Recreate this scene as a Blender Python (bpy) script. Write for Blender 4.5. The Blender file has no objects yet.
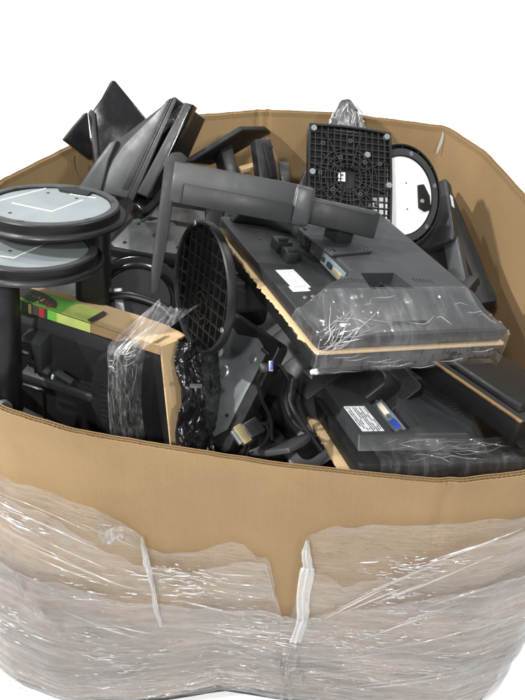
import bpy, bmesh, math, random
from mathutils import Vector, Matrix, noise
from mathutils.geometry import tessellate_polygon
random.seed(11)
S = bpy.context.scene
COL = S.collection
V = Vector
PI = math.pi

# ------------------------------------------------------------------ camera
CAM = V((0.0, -1.22, 2.07)); PITCH = math.radians(48); FPX = 830.0
FW = V((0, math.cos(PITCH), -math.sin(PITCH))); RT = V((1, 0, 0)); UPV = RT.cross(FW)
def ray(px, py): return FW + RT*((px-262.5)/FPX) - UPV*((py-350.0)/FPX)
def at(px, py, d): return CAM + ray(px, py)*d
def at_z(px, py, z):
    r = ray(px, py); return CAM + r*((z-CAM.z)/r.z)

cd = bpy.data.cameras.new('camera'); cam = bpy.data.objects.new('camera', cd); COL.objects.link(cam)
cam.location = CAM; cam.rotation_euler = (PI/2-PITCH, 0, 0)
cd.sensor_fit = 'VERTICAL'; cd.sensor_height = 36; cd.lens = FPX/700*36; cd.clip_end = 200; cd.clip_start = .01
S.camera = cam

# ------------------------------------------------------------------ materials
def new_mat(name):
    m = bpy.data.materials.new(name); m.use_nodes = True
    nt = m.node_tree; p = nt.nodes['Principled BSDF']
    return m, nt, p
def link(nt, a, b): nt.links.new(a, b)
def node(nt, t, **kw):
    n = nt.nodes.new(t)
    for k, v in kw.items():
        if k in n.inputs: n.inputs[k].default_value = v
        else: setattr(n, k, v)
    return n
def noise_tex(nt, scale, detail=3, rough=.55, stretch=(1,1,1), kind='Object'):
    tc = node(nt, 'ShaderNodeTexCoord'); mp = node(nt, 'ShaderNodeMapping'); mp.inputs['Scale'].default_value = stretch
    n = node(nt, 'ShaderNodeTexNoise'); n.inputs['Scale'].default_value = scale; n.inputs['Detail'].default_value = detail; n.inputs['Roughness'].default_value = rough
    link(nt, tc.outputs[kind], mp.inputs['Vector']); link(nt, mp.outputs['Vector'], n.inputs['Vector'])
    return n
def ramp(nt, src, stops):
    r = node(nt, 'ShaderNodeValToRGB'); e = r.color_ramp.elements
    while len(e) < len(stops): e.new(.5)
    for i, (p, c) in enumerate(stops):
        e[i].position = p; e[i].color = (c, c, c, 1) if isinstance(c, (int, float)) else (*c, 1)
    link(nt, src, r.inputs['Fac']); return r
def plastic(name, col, rough=.42, grain=700, gstr=.12, dust=.5, spec=.4, scr=True):
    """moulded plastic: fine grain, uneven gloss, a thin uneven film of dust"""
    m, nt, p = new_mat(name)
    n1 = noise_tex(nt, 9, 6, .65)
    d = tuple(c + dust*.014 for c in col)
    r1 = ramp(nt, n1.outputs['Fac'], [(.35, tuple(c*.85 for c in col)), (.75, d)])
    n3 = noise_tex(nt, 160, 4, .7)
    r3 = ramp(nt, n3.outputs['Fac'], [(.62, 0.0), (.78, 1.0)])
    mx = node(nt, 'ShaderNodeMix', data_type='RGBA'); mx.inputs[7].default_value = tuple(c*1.5+.016*dust for c in col)+(1,)
    ml = node(nt, 'ShaderNodeMath', operation='MULTIPLY'); ml.inputs[1].default_value = .35*dust
    link(nt, r3.outputs['Color'], ml.inputs[0]); link(nt, ml.outputs[0], mx.inputs[0]); link(nt, r1.outputs['Color'], mx.inputs[6])
    link(nt, mx.outputs[2], p.inputs['Base Color'])
    n2 = noise_tex(nt, 23, 5, .6)
    r2 = ramp(nt, n2.outputs['Fac'], [(.3, max(.05, rough-.1)), (.7, min(1, rough+.13))])
    link(nt, r2.outputs['Color'], p.inputs['Roughness'])
    g = noise_tex(nt, grain, 2, .5)
    b = node(nt, 'ShaderNodeBump'); b.inputs['Strength'].default_value = gstr; b.inputs['Distance'].default_value = .0004
    link(nt, g.outputs['Fac'], b.inputs['Height']); link(nt, b.outputs['Normal'], p.inputs['Normal'])
    p.inputs['Specular IOR Level'].default_value = spec
    return m
def cardboard(name, col, streak=(70, 70, 1.2)):
    m, nt, p = new_mat(name)
    n1 = noise_tex(nt, 3.2, 7, .62)
    r1 = ramp(nt, n1.outputs['Fac'], [(.3, tuple(c*.86 for c in col)), (.72, tuple(c*1.1 for c in col))])
    n2 = noise_tex(nt, 4, 3, .6, streak)
    r2 = ramp(nt, n2.outputs['Fac'], [(.3, .97), (.7, 1.02)])
    mx = node(nt, 'ShaderNodeMix', data_type='RGBA', blend_type='MULTIPLY'); mx.inputs[0].default_value = 1
    link(nt, r1.outputs['Color'], mx.inputs[6]); link(nt, r2.outputs['Color'], mx.inputs[7])
    n4 = noise_tex(nt, 420, 3, .7)
    r4 = ramp(nt, n4.outputs['Fac'], [(.3, .9), (.7, 1.08)])
    mx2 = node(nt, 'ShaderNodeMix', data_type='RGBA', blend_type='MULTIPLY'); mx2.inputs[0].default_value = 1
    link(nt, mx.outputs[2], mx2.inputs[6]); link(nt, r4.outputs['Color'], mx2.inputs[7])
    link(nt, mx2.outputs[2], p.inputs['Base Color'])
    n5 = noise_tex(nt, 1.7, 4, .6)
    r5 = ramp(nt, n5.outputs['Fac'], [(.35, .93), (.65, 1.04)])
    mx3 = node(nt, 'ShaderNodeMix', data_type='RGBA', blend_type='MULTIPLY'); mx3.inputs[0].default_value = 1
    link(nt, mx2.outputs[2], mx3.inputs[6]); link(nt, r5.outputs['Color'], mx3.inputs[7]); link(nt, mx3.outputs[2], p.inputs['Base Color'])
    p.inputs['Roughness'].default_value = .78; p.inputs['Specular IOR Level'].default_value = .25
    ad = node(nt, 'ShaderNodeMath', operation='ADD'); link(nt, n2.outputs['Fac'], ad.inputs[0]); link(nt, n4.outputs['Fac'], ad.inputs[1])
    b = node(nt, 'ShaderNodeBump'); b.inputs['Strength'].default_value = .22; b.inputs['Distance'].default_value = .0006
    link(nt, ad.outputs[0], b.inputs['Height']); link(nt, b.outputs['Normal'], p.inputs['Normal'])
    return m
def flat(name, col, rough=.5, metal=0., var=.12):
    m, nt, p = new_mat(name)
    n = noise_tex(nt, 40, 4, .6)
    r = ramp(nt, n.outputs['Fac'], [(.3, tuple(c*(1-var) for c in col)), (.7, tuple(min(1, c*(1+var)) for c in col))])
    link(nt, r.outputs['Color'], p.inputs['Base Color']); p.inputs['Roughness'].default_value = rough; p.inputs['Metallic'].default_value = metal
    return m
def film(name, body=.1, tint=(.6, .6, .6), rough=.06, gloss=.05, s1=(2, 2, 26), sc1=7, s2=(2, 2, 20), sc2=10, ridge=(.56, .66), depth=.006, milk=.25, big=(1, 1, 2.2)):
    """clear stretch film: see-through, a little milky where it bunches, sharp glints along the rolled creases"""
    m = bpy.data.materials.new(name); m.use_nodes = True; nt = m.node_tree; nt.nodes.clear()
    out = node(nt, 'ShaderNodeOutputMaterial')
    tr = node(nt, 'ShaderNodeBsdfTransparent'); tr.inputs['Color'].default_value = (.965, .96, .96, 1)
    df = node(nt, 'ShaderNodeBsdfDiffuse'); df.inputs['Color'].default_value = (*tint, 1)
    gl = node(nt, 'ShaderNodeBsdfGlossy'); gl.inputs['Roughness'].default_value = rough; gl.inputs['Color'].default_value = (1, 1, 1, 1)
    n1 = noise_tex(nt, sc1, 5, .6, s1); n2 = noise_tex(nt, sc2, 4, .6, s2)
    rd = ramp(nt, n2.outputs['Fac'], [(ridge[0], 0.), (ridge[1], 1.)])
    ad = node(nt, 'ShaderNodeMath', operation='MULTIPLY_ADD'); ad.inputs[1].default_value = .35
    link(nt, n1.outputs['Fac'], ad.inputs[0]); link(nt, rd.outputs['Color'], ad.inputs[2])
    b = node(nt, 'ShaderNodeBump'); b.inputs['Strength'].default_value = 1.; b.inputs['Distance'].default_value = depth
    link(nt, ad.outputs[0], b.inputs['Height']); link(nt, b.outputs['Normal'], gl.inputs['Normal'])
    r = ramp(nt, n1.outputs['Fac'], [(.36, body*.35), (.52, body), (.70, min(1., body+milk))])
    n3 = noise_tex(nt, 3.4, 3, .6, big); r3 = ramp(nt, n3.outputs['Fac'], [(.36, .30), (.64, 1.25)])
    mb = node(nt, 'ShaderNodeMath', operation='MULTIPLY'); mb.use_clamp = True; link(nt, r.outputs['Color'], mb.inputs[0]); link(nt, r3.outputs['Color'], mb.inputs[1])
    m1 = node(nt, 'ShaderNodeMixShader'); link(nt, mb.outputs[0], m1.inputs[0]); link(nt, tr.outputs[0], m1.inputs[1]); link(nt, df.outputs[0], m1.inputs[2])
    fr = node(nt, 'ShaderNodeLayerWeight'); fr.inputs['Blend'].default_value = .5
    pw = node(nt, 'ShaderNodeMath', operation='POWER'); pw.inputs[1].default_value = 4.0; link(nt, fr.outputs['Facing'], pw.inputs[0])
    mu = node(nt, 'ShaderNodeMath', operation='MULTIPLY_ADD'); mu.inputs[1].default_value = .35; mu.inputs[2].default_value = gloss; mu.use_clamp = True
    link(nt, pw.outputs[0], mu.inputs[0])
    m2 = node(nt, 'ShaderNodeMixShader'); link(nt, mu.outputs[0], m2.inputs[0]); link(nt, m1.outputs[0], m2.inputs[1]); link(nt, gl.outputs[0], m2.inputs[2])
    link(nt, m2.outputs[0], out.inputs['Surface'])
    return m

CHAR2 = plastic('dusty_charcoal_plastic', (.020, .021, .0225), .45, dust=.6)
BLACK = plastic('black_plastic', (.006, .006, .0065), .40, dust=.35)
BLACK2 = plastic('matt_black_plastic', (.007, .007, .0075), .52, dust=.4)
GLOSS = plastic('glossy_black_plastic', (.006, .006, .007), .16, gstr=.02, dust=.15)
CHAR = plastic('charcoal_plastic', (.014, .015, .016), .42, dust=.5)
GREY = plastic('grey_plastic', (.033, .0355, .038), .42, dust=.5)
LGREY = plastic('light_grey_plastic', (.043, .045, .0475), .38, dust=.4)
SILV = plastic('silver_grey_plastic', (.20, .228, .237), .42, gstr=.05, dust=.6)
STEEL = flat('galvanised_steel', (.30, .32, .33), .42, .85)
SCREW = flat('zinc_screw', (.6, .6, .58), .3, .9)
GOLD = flat('connector_brass', (.55, .47, .30), .3, .7)
BLUE = flat('blue_connector', (.02, .05, .32), .4)
PORT = flat('port_plate_metal', (.16, .20, .23), .4, .3)
HOLE = flat('dark_recess', (.004, .004, .004), .8)
WHITE = flat('white_plastic_sheet', (.86, .86, .85), .5, 0, .03)
PAPER = flat('white_label_paper', (.72, .74, .76), .6, 0, .04)
INK = flat('printed_ink', (.06, .07, .09), .6)
GINK = flat('grey_ink', (.25, .27, .28), .6)
LINEM = flat('pale_marking', (.75, .78, .80), .5)
CARD = cardboard('kraft_cardboard', (.272, .180, .088))
CARDIN = cardboard('kraft_cardboard_inside', (.33, .222, .112))  # same board as outside, paler colour stands in for brighter light inside
CARDF = cardboard('kraft_corrugation', (.30, .19, .085))
CARDE = cardboard('pale_cut_cardboard', (.50, .36, .20), (20, 20, 20))
GREEN = flat('green_print', (.13, .42, .05), .6)
LIME = flat('lime_print', (.42, .50, .13), .6)
DARKP = flat('dark_print', (.045, .04, .035), .6)
RED = flat('red_print', (.33, .03, .03), .6)
PGOLD = flat('gold_print', (.5, .38, .15), .6)
GPRINT = flat('dark_green_print', (.06, .25, .05), .6)
STRIP = flat('white_bunched_film', (.80, .80, .80), .35, 0, .08)
WRAP1 = film('stretch_wrap_upper', .10, (.30, .293, .288), s1=(1.5, 1.5, 24), sc1=7, s2=(5, 5, 24), sc2=8, ridge=(.60, .70), depth=.007, milk=.22)
WRAP2 = film('stretch_wrap_lower', .38, (.19, .182, .18), s1=(1.2, 1.2, 34), sc1=7, s2=(4, 4, 28), sc2=8, ridge=(.60, .70), depth=.007, milk=.25)
CLING = film('clear_cling_film', .035, (.50, .51, .52), s1=(2, 9, 2), sc1=6, s2=(5, 16, 5), sc2=9, ridge=(.60, .74), gloss=.035, depth=.003, milk=.09, big=(2.2, 2.2, 2.2))
BANDF = film('clear_band_film', .15, (.55, .56, .57), s1=(22, 5, 3), sc1=8, s2=(26, 7, 5), sc2=9, ridge=(.50, .62), depth=.006, milk=.35)
def crease_mat(name, clear=.62, gloss=.35):
    m = bpy.data.materials.new(name); m.use_nodes = True; nt = m.node_tree; nt.nodes.clear()
    out = node(nt, 'ShaderNodeOutputMaterial'); tr = node(nt, 'ShaderNodeBsdfTransparent'); df = node(nt, 'ShaderNodeBsdfDiffuse'); df.inputs['Color'].default_value = (.62, .61, .60, 1)
    gl = node(nt, 'ShaderNodeBsdfGlossy'); gl.inputs['Roughness'].default_value = .12
    a = node(nt, 'ShaderNodeMixShader'); a.inputs[0].default_value = 1-clear; link(nt, tr.outputs[0], a.inputs[1]); link(nt, df.outputs[0], a.inputs[2])
    b = node(nt, 'ShaderNodeMixShader'); b.inputs[0].default_value = gloss; link(nt, a.outputs[0], b.inputs[1]); link(nt, gl.outputs[0], b.inputs[2]); link(nt, b.outputs[0], out.inputs['Surface'])
    return m
CREASE = crease_mat('rolled_film_crease')
STRIP = crease_mat('white_bunched_film', .38, .06)
STRIP.node_tree.nodes['Diffuse BSDF'].inputs['Color'].default_value = (.82, .82, .82, 1)
_n = noise_tex(STRIP.node_tree, 60, 4, .6, (1, 1, .5)); _b = node(STRIP.node_tree, 'ShaderNodeBump'); _b.inputs['Distance'].default_value = .004; link(STRIP.node_tree, _n.outputs['Fac'], _b.inputs['Height']); link(STRIP.node_tree, _b.outputs['Normal'], STRIP.node_tree.nodes['Diffuse BSDF'].inputs['Normal'])
CREASE2 = crease_mat('fine_film_crease', .80, .13)
BAG, _nt, _p = new_mat('black_film'); _p.inputs['Base Color'].default_value = (.010, .010, .011, 1); _p.inputs['Roughness'].default_value = .14
_n = noise_tex(_nt, 40, 5, .6, (1, 1, .4)); _b = node(_nt, 'ShaderNodeBump'); _b.inputs['Strength'].default_value = .5; _b.inputs['Distance'].default_value = .004
link(_nt, _n.outputs['Fac'], _b.inputs['Height']); link(_nt, _b.outputs['Normal'], _p.inputs['Normal'])

# ------------------------------------------------------------------ mesh helpers
def B(): return bmesh.new()
def add_prism(bm, pts, z0, z1, top=None):
    """polygon (ccw, xy) from z0 to z1; top = other outline at z1"""
    top = top or pts
    a = [bm.verts.new((x, y, z0)) for x, y in pts]; b = [bm.verts.new((x, y, z1)) for x, y in top]
    n = len(pts)
    ar = sum(pts[i][0]*pts[(i+1) % n][1]-pts[(i+1) % n][0]*pts[i][1] for i in range(n))
    flip = (ar < 0) != (z1 < z0)
    def f(vs): bm.faces.new(vs[::-1] if flip else vs)
    for i in range(n): f([a[i], a[(i+1) % n], b[(i+1) % n], b[i]])
    f(b); f(a[::-1])
def add_box(bm, c, s, R=None):
    vs = []
    for sx in (-.5, .5):
        for sy in (-.5, .5):
            for sz in (-.5, .5):
                p = V((sx*s[0], sy*s[1], sz*s[2]))
                if R is not None: p = R @ p
                vs.append(bm.verts.new(V(c)+p))
    for q in ((0,1,3,2), (4,6,7,5), (0,4,5,1), (2,3,7,6), (0,2,6,4), (1,5,7,3)): bm.faces.new([vs[i] for i in q])
def add_bar(bm, a, b, w, h, up=(0,0,1)):
    """box from a to b, width w, height h (h along 'up')"""
    a = V(a); b = V(b); x = (b-a); L = x.length; x.normalize(); z = V(up)-x*V(up).dot(x)
    if z.length < 1e-6: z = V((0, 1, 0))-x*x.y
    z.normalize(); y = z.cross(x)
    add_box(bm, (a+b)/2, (L, w, h), Matrix((x, y, z)).transposed())
def add_tube(bm, path, r, n=10, cap=True):
    path = [V(p) for p in path]; rings = []; ref = None
    for i, p in enumerate(path):
        t = (path[min(i+1, len(path)-1)]-path[max(i-1, 0)]).normalized()
        if ref is None: ref = V((0, 0, 1)) if abs(t.z) < .9 else V((1, 0, 0))
        u = (ref-t*ref.dot(t)).normalized(); w = t.cross(u); ref = u
        rr = r[i] if isinstance(r, (list, tuple)) else r
        rings.append([bm.verts.new(p+u*math.cos(k*2*PI/n)*rr+w*math.sin(k*2*PI/n)*rr) for k in range(n)])
    for i in range(len(rings)-1):
        for k in range(n): bm.faces.new([rings[i][k], rings[i][(k+1) % n], rings[i+1][(k+1) % n], rings[i+1][k]])
    if cap: bm.faces.new(rings[0][::-1]); bm.faces.new(rings[-1])
def add_lathe(bm, prof, n=72, cx=0, cy=0):
    rings = []
    for r, z in prof:
        if r < 1e-6: rings.append([bm.verts.new((cx, cy, z))])
        else: rings.append([bm.verts.new((cx+r*math.cos(2*PI*k/n), cy+r*math.sin(2*PI*k/n), z)) for k in range(n)])
    for a, b in zip(rings, rings[1:]):
        for k in range(n):
            k2 = (k+1) % n
            if len(a) == 1 and len(b) > 1: bm.faces.new([a[0], b[k2], b[k]])
            elif len(b) == 1 and len(a) > 1: bm.faces.new([a[k], a[k2], b[0]])
            elif len(a) > 1: bm.faces.new([a[k], a[k2], b[k2], b[k]])
def rrect(w, h, r, n=5, cx=0, cy=0):
    pts = []
    for sx, sy, a0 in ((1, 1, 0), (-1, 1, 90), (-1, -1, 180), (1, -1, 270)):
        for k in range(n+1):
            a = math.radians(a0+90*k/n); pts.append((cx+sx*(w/2-r)+r*math.cos(a), cy+sy*(h/2-r)+r*math.sin(a)))
    return pts
def add_rbox(bm, w, h, z0, z1, r=.006, cx=0, cy=0, inset=0):
    add_prism(bm, rrect(w, h, r, 5, cx, cy), z0, z1, rrect(w-2*inset, h-2*inset, max(.0005, r-inset*.3), 5, cx, cy) if inset else None)
def smooth_path(pts, n=8):
    pts = [V(p) for p in pts]; out = []
    for i in range(len(pts)-1):
        p0 = pts[max(i-1, 0)]; p1 = pts[i]; p2 = pts[i+1]; p3 = pts[min(i+2, len(pts)-1)]
        for k in range(n):
            t = k/n
            out.append(.5*((2*p1)+(p2-p0)*t+(2*p0-5*p1+4*p2-p3)*t*t+(3*p1-p0-3*p2+p3)*t**3))
    out.append(pts[-1]); return out
def finish(name, bm, mat, bevel=0, ang=35, seg=2, smooth=True):
    bmesh.ops.recalc_face_normals(bm, faces=bm.faces[:])
    if bevel:
        es = [e for e in bm.edges if len(e.link_faces) == 2 and e.calc_face_angle(0) > math.radians(28)]
        bmesh.ops.bevel(bm, geom=es, offset=bevel, segments=seg, profile=.5, affect='EDGES', clamp_overlap=True)
    me = bpy.data.meshes.new(name); bm.to_mesh(me); bm.free()
    if smooth:
        me.polygons.foreach_set('use_smooth', [True]*len(me.polygons)); me.set_sharp_from_angle(angle=math.radians(ang))
    me.materials.append(mat)
    return me
def obj(name, bm, mat, parent=None, bevel=0, ang=35, seg=2, smooth=True, label=None):
    o = bpy.data.objects.new(name, finish(name, bm, mat, bevel, ang, seg, smooth)); COL.objects.link(o)
    if parent is not None: o.parent = parent
    if label: o['label'] = label
    return o
def tag(o, label, cat, group=None, kind=None):
    if label: o['label'] = label
    if cat: o['category'] = cat
    if group: o['group'] = group
    if kind: o['kind'] = kind
    return o
def frame(o, x, y):
    x = V(x).normalized(); y = V(y); z = x.cross(y).normalized(); y = z.cross(x)
    M = Matrix((x, y, z)).transposed().to_4x4(); M.translation = V(o); return M
def frame_n(o, n, xh=(1, 0, 0)):
    n = V(n).normalized(); x = V(xh); x = (x-n*x.dot(n)).normalized(); return frame(o, x, n.cross(x))
def frame_px(a, b, c):
    A = at(*a); return frame(A, at(*b)-A, at(*c)-A)
def thing(name, label, cat, M, group=None):
    o = bpy.data.objects.new(name, None); o.empty_display_size = .03; COL.objects.link(o); o.matrix_world = M
    return tag(o, label, cat, group)
def trace(M, pts, z=0.0):
    """image outline -> local xy on the plane z of frame M"""
    I = M.inverted(); c = I @ CAM; out = []
    for p in pts:
        d = I.to_3x3() @ ray(*p); k = (z-c.z)/d.z; q = c+d*k; out.append((q.x, q.y))
    return out
def add_crease(bm, pts, r, n=5):
    """rolled crease: a thin tapered tube"""
    k = len(pts); add_tube(bm, pts, [r*(.12+.88*math.sin(PI*(i+.25)/(k-.5))) for i in range(k)], n, False)
def sheet_grid(bm, fn, nu, nv, wrap_u=False):
    g = [[bm.verts.new(fn(i, j)) for j in range(nv)] for i in range(nu)]
    for i in range(nu if wrap_u else nu-1):
        for j in range(nv-1):
            bm.faces.new([g[i][j], g[(i+1) % nu][j], g[(i+1) % nu][j+1], g[i][j+1]])
    return g
def nz(p, s=1.0): return noise.noise(V(p)*s)
def fbm(p, o=4): return noise.fractal(V(p), 1.0, 2.0, o)
#@@SECTIONS
# ------------------------------------------------------------------ light
w = bpy.data.worlds.new('World'); S.world = w; w.use_nodes = True
bg = w.node_tree.nodes['Background']; bg.inputs[0].default_value = (.97, .985, 1.0, 1); bg.inputs[1].default_value = AMBIENT = .35
def lamp(name, loc, target, power, size, col=(1, .985, .96)):
    l = bpy.data.lights.new(name, 'AREA'); l.shape = 'DISK'; l.size = size; l.energy = power; l.color = col
    o = bpy.data.objects.new(name, l); COL.objects.link(o); o.location = loc
    o.rotation_euler = (V(target)-V(loc)).to_track_quat('-Z', 'Y').to_euler(); return o
lamp('overhead_lamp', (-2.3, -.75, 3.7), (0, 0, .8), 100, .13)
lamp('overhead_lamp', (-1.9, .55, 4.2), (0, 0, .8), 46, .13)
lamp('overhead_lamp', (-.7, -2.6, 4.0), (0, -.2, .7), 66, .22)
lamp('overhead_lamp', (1.6, -2.9, 3.9), (.1, -.3, .5), 36, .22)
lamp('overhead_lamp', (-.6, 3.2, 4.6), (0, 1.2, .4), 75, .3)  # lamp added at the back to whiten the far floor
lamp('overhead_lamp', (2.4, 1.8, 4.6), (.9, .8, .4), 45, .3)
S.view_settings.view_transform = 'Standard'; S.view_settings.look = 'None'; S.view_settings.exposure = .62; S.view_settings.gamma = 1
S.render.engine = 'CYCLES'
S.cycles.max_bounces = 10; S.cycles.transparent_max_bounces = 24; S.cycles.use_denoising = True
S.cycles.sample_clamp_indirect = 6

# ------------------------------------------------------------------ floor
FLOOR = flat('white_floor', (.93, .93, .93), .7, 0, .01)
bm = B(); add_prism(bm, [(-40, -40), (40, -40), (40, 40), (-40, 40)], -.05, 0)
tag(obj('floor', bm, FLOOR), None, None, None, 'structure')

# ------------------------------------------------------------------ the big cardboard box
RING0 = [(-.299,-.430), (-.137,-.467), (.058,-.499), (.285,-.526), (.405,-.512), (.525,-.455), (.58,-.33), (.592,-.08), (.575,.06), (.546,.172), (.496,.332),
         (.423,.438), (.193,.488), (-.006,.501), (-.18,.480), (-.31,.43), (-.419,.367), (-.558,.230), (-.63,.05), (-.635,-.13), (-.575,-.28), (-.429,-.382)]
def resample(pts, step):
    out = []; n = len(pts)
    for i in range(n):
        a = V(pts[i]); b = V(pts[(i+1) % n]); k = max(1, round((b-a).length/step))
        for j in range(k): out.append(a+(b-a)*(j/k))
    return out
RING = resample([V((x, y)) for x, y in RING0], .006)
for _ in range(6): RING = [(RING[i-1]+RING[i]*2+RING[(i+1) % len(RING)])/4 for i in range(len(RING))]
NR = len(RING)
NRM = []
for i in range(NR):
    t = (RING[(i+1) % NR]-RING[i-1]).normalized(); NRM.append(V((t.y, -t.x)))
ZR = 1.0; ZB = .035
def rim_z(i):
    p = RING[i]; return ZR + .0035*nz((p.x*2.3, p.y*2.3, 4)) + .0012*nz((p.x*40, p.y*40, 1)) - .004*max(0, nz((p.x*9, p.y*9, 7))-.35)
def bulge(i, z):
    """how far the wall leans out at height z"""
    p = RING[i]; f = max(0, 1-z)
    left = max(0., min(1., (-p.x-.1)/.4))*max(0., min(1., (.1-p.y)/.3))
    cr = 0
    for cx in (-.012, .012):
        if p.y > .4: cr += .0035*math.exp(-((p.x-cx)/.004)**2)
    cr -= .003*math.exp(-((p.x-.285)/.012)**2)*(p.y < -.4)
    return cr+.007*nz((p.x*3, p.y*3, z*2.5))+.0022*nz((p.x*9, p.y*9, z*8)) + .165*left*max(0, (.95-z)/.95)**1.1 + .045*max(0., min(1., (p.x-.3)/.2))*max(0., min(1., (.2-p.y)/.3))*max(0, (.95-z)/.95) + .012*math.sin(min(1, f)*PI)
def wall_pt(i, z, off=0.):
    i %= NR; q = RING[i]+NRM[i]*(bulge(i, z)+off); return V((q.x, q.y, z))
def wall_hit(px, py):
    """(ring position, height) where a sight line meets the outside of the front wall"""
    r = ray(px, py); zg = .7; res = None
    for it in range(4):
        best = None; pl = [RING[i]+NRM[i]*bulge(i, zg) for i in range(NR)]
        for i in range(NR):
            p, q = pl[i], pl[(i+1) % NR]; e = q-p
            den = r.x*e.y-r.y*e.x
            if abs(den) < 1e-9: continue
            d = p-V((CAM.x, CAM.y)); t = (d.x*e.y-d.y*e.x)/den; u = (d.x*r.y-d.y*r.x)/den
            if t > 0 and 0 <= u <= 1 and (best is None or t < best[0]): best = (t, i+u)
        if best is None: zg *= .6; continue
        zg = CAM.z+r.z*best[0]; res = (best[1], zg)
    return res
box = thing('cardboard_box', 'large open eight-sided brown cardboard box holding the whole heap of scrap screens', 'cardboard box', Matrix.Translation((0, 0, ZB)))
BI = Matrix.Translation((0, 0, -ZB))
T_ = .0095
zs = [ZB, .12, .2, .3, .4, .5, .6, .7, .78, .85, .9, .94, .97]
bm = B()
def wcol(i):
    zt = rim_z(i)-.011
    return [wall_pt(i, z) for z in zs]+[wall_pt(i, zt)]+[wall_pt(i, zt, -T_)]+[wall_pt(i, z, -T_) for z in reversed(zs)]
cols = [wcol(i) for i in range(NR)]
sheet_grid(bm, lambda i, j: cols[i][j], NR, len(cols[0]), True); bm.transform(BI)
wl = obj('wall', bm, CARD, box, ang=60); wl.data.materials.append(CARDIN); k_ = len(zs)+1
for p in wl.data.polygons:
    j_ = p.index % (len(cols[0])-1); p.material_index = 1 if j_ >= k_ else 0
bm = B()      # the cut top edge: three liners with two rows of flutes between them
def strip(o0, o1, dz):
    prof = []
    def f(i, j):
        zt = rim_z(i)+dz*.6+.0006*nz((RING[i].x*90, RING[i].y*90, o0*900)); zb = rim_z(i)-.012
        return [wall_pt(i, zb, o0), wall_pt(i, zt, o0), wall_pt(i, zt, o1), wall_pt(i, zb, o1)][j]
    sheet_grid(bm, f, NR, 4, True)
strip(0, -.0009, 0); strip(-.0049, -.0056, -.0012); strip(-.0089, -.0098, 0)
bm.transform(BI); obj('liner_edge', bm, CARD, box, ang=40)
per = 0; bm = B()
fine = resample([V(p) for p in RING], .0011); NF = len(fine); nf = []
for i in range(NF):
    t = (fine[(i+1) % NF]-fine[i-1]).normalized(); nf.append(V((t.y, -t.x)))
for o0, o1, pitch in ((-.0010, -.0047, .0088), (-.0057, -.0088, .0070)):
    s = 0; rows = []
    for i in range(NF):
        j = int(i*NR/NF) % NR; k = .5+.5*math.sin(2*PI*s/pitch+2*nz((fine[i].x*14, fine[i].y*14, 0))); q = fine[i]+nf[i]*(o0+(o1-o0)*k+bulge(j, 1.0))
        s += (fine[(i+1) % NF]-fine[i]).length
        zt = rim_z(j)-.0014+.0012*nz((fine[i].x*60, fine[i].y*60, 3)); rows.append((V((q.x, q.y, zt)), V((q.x, q.y, zt-.010))))
    sheet_grid(bm, lambda i, j: rows[i][j], NF, 2, True)
bmesh.ops.solidify(bm, geom=bm.faces[:], thickness=.0008); bm.transform(BI); obj('corrugation', bm, CARDE, box, ang=60)
bm = B(); add_prism(bm, [tuple(RING[i]-NRM[i]*.012) for i in range(0, NR, 6)], ZB, ZB+.012); bm.transform(BI)
obj('base', bm, CARDIN, box)

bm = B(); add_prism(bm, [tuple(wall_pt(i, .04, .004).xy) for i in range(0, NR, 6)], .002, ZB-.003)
tag(obj('skid', bm, BLACK2), 'flat black skid on the white floor under the cardboard box', 'skid')

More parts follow.
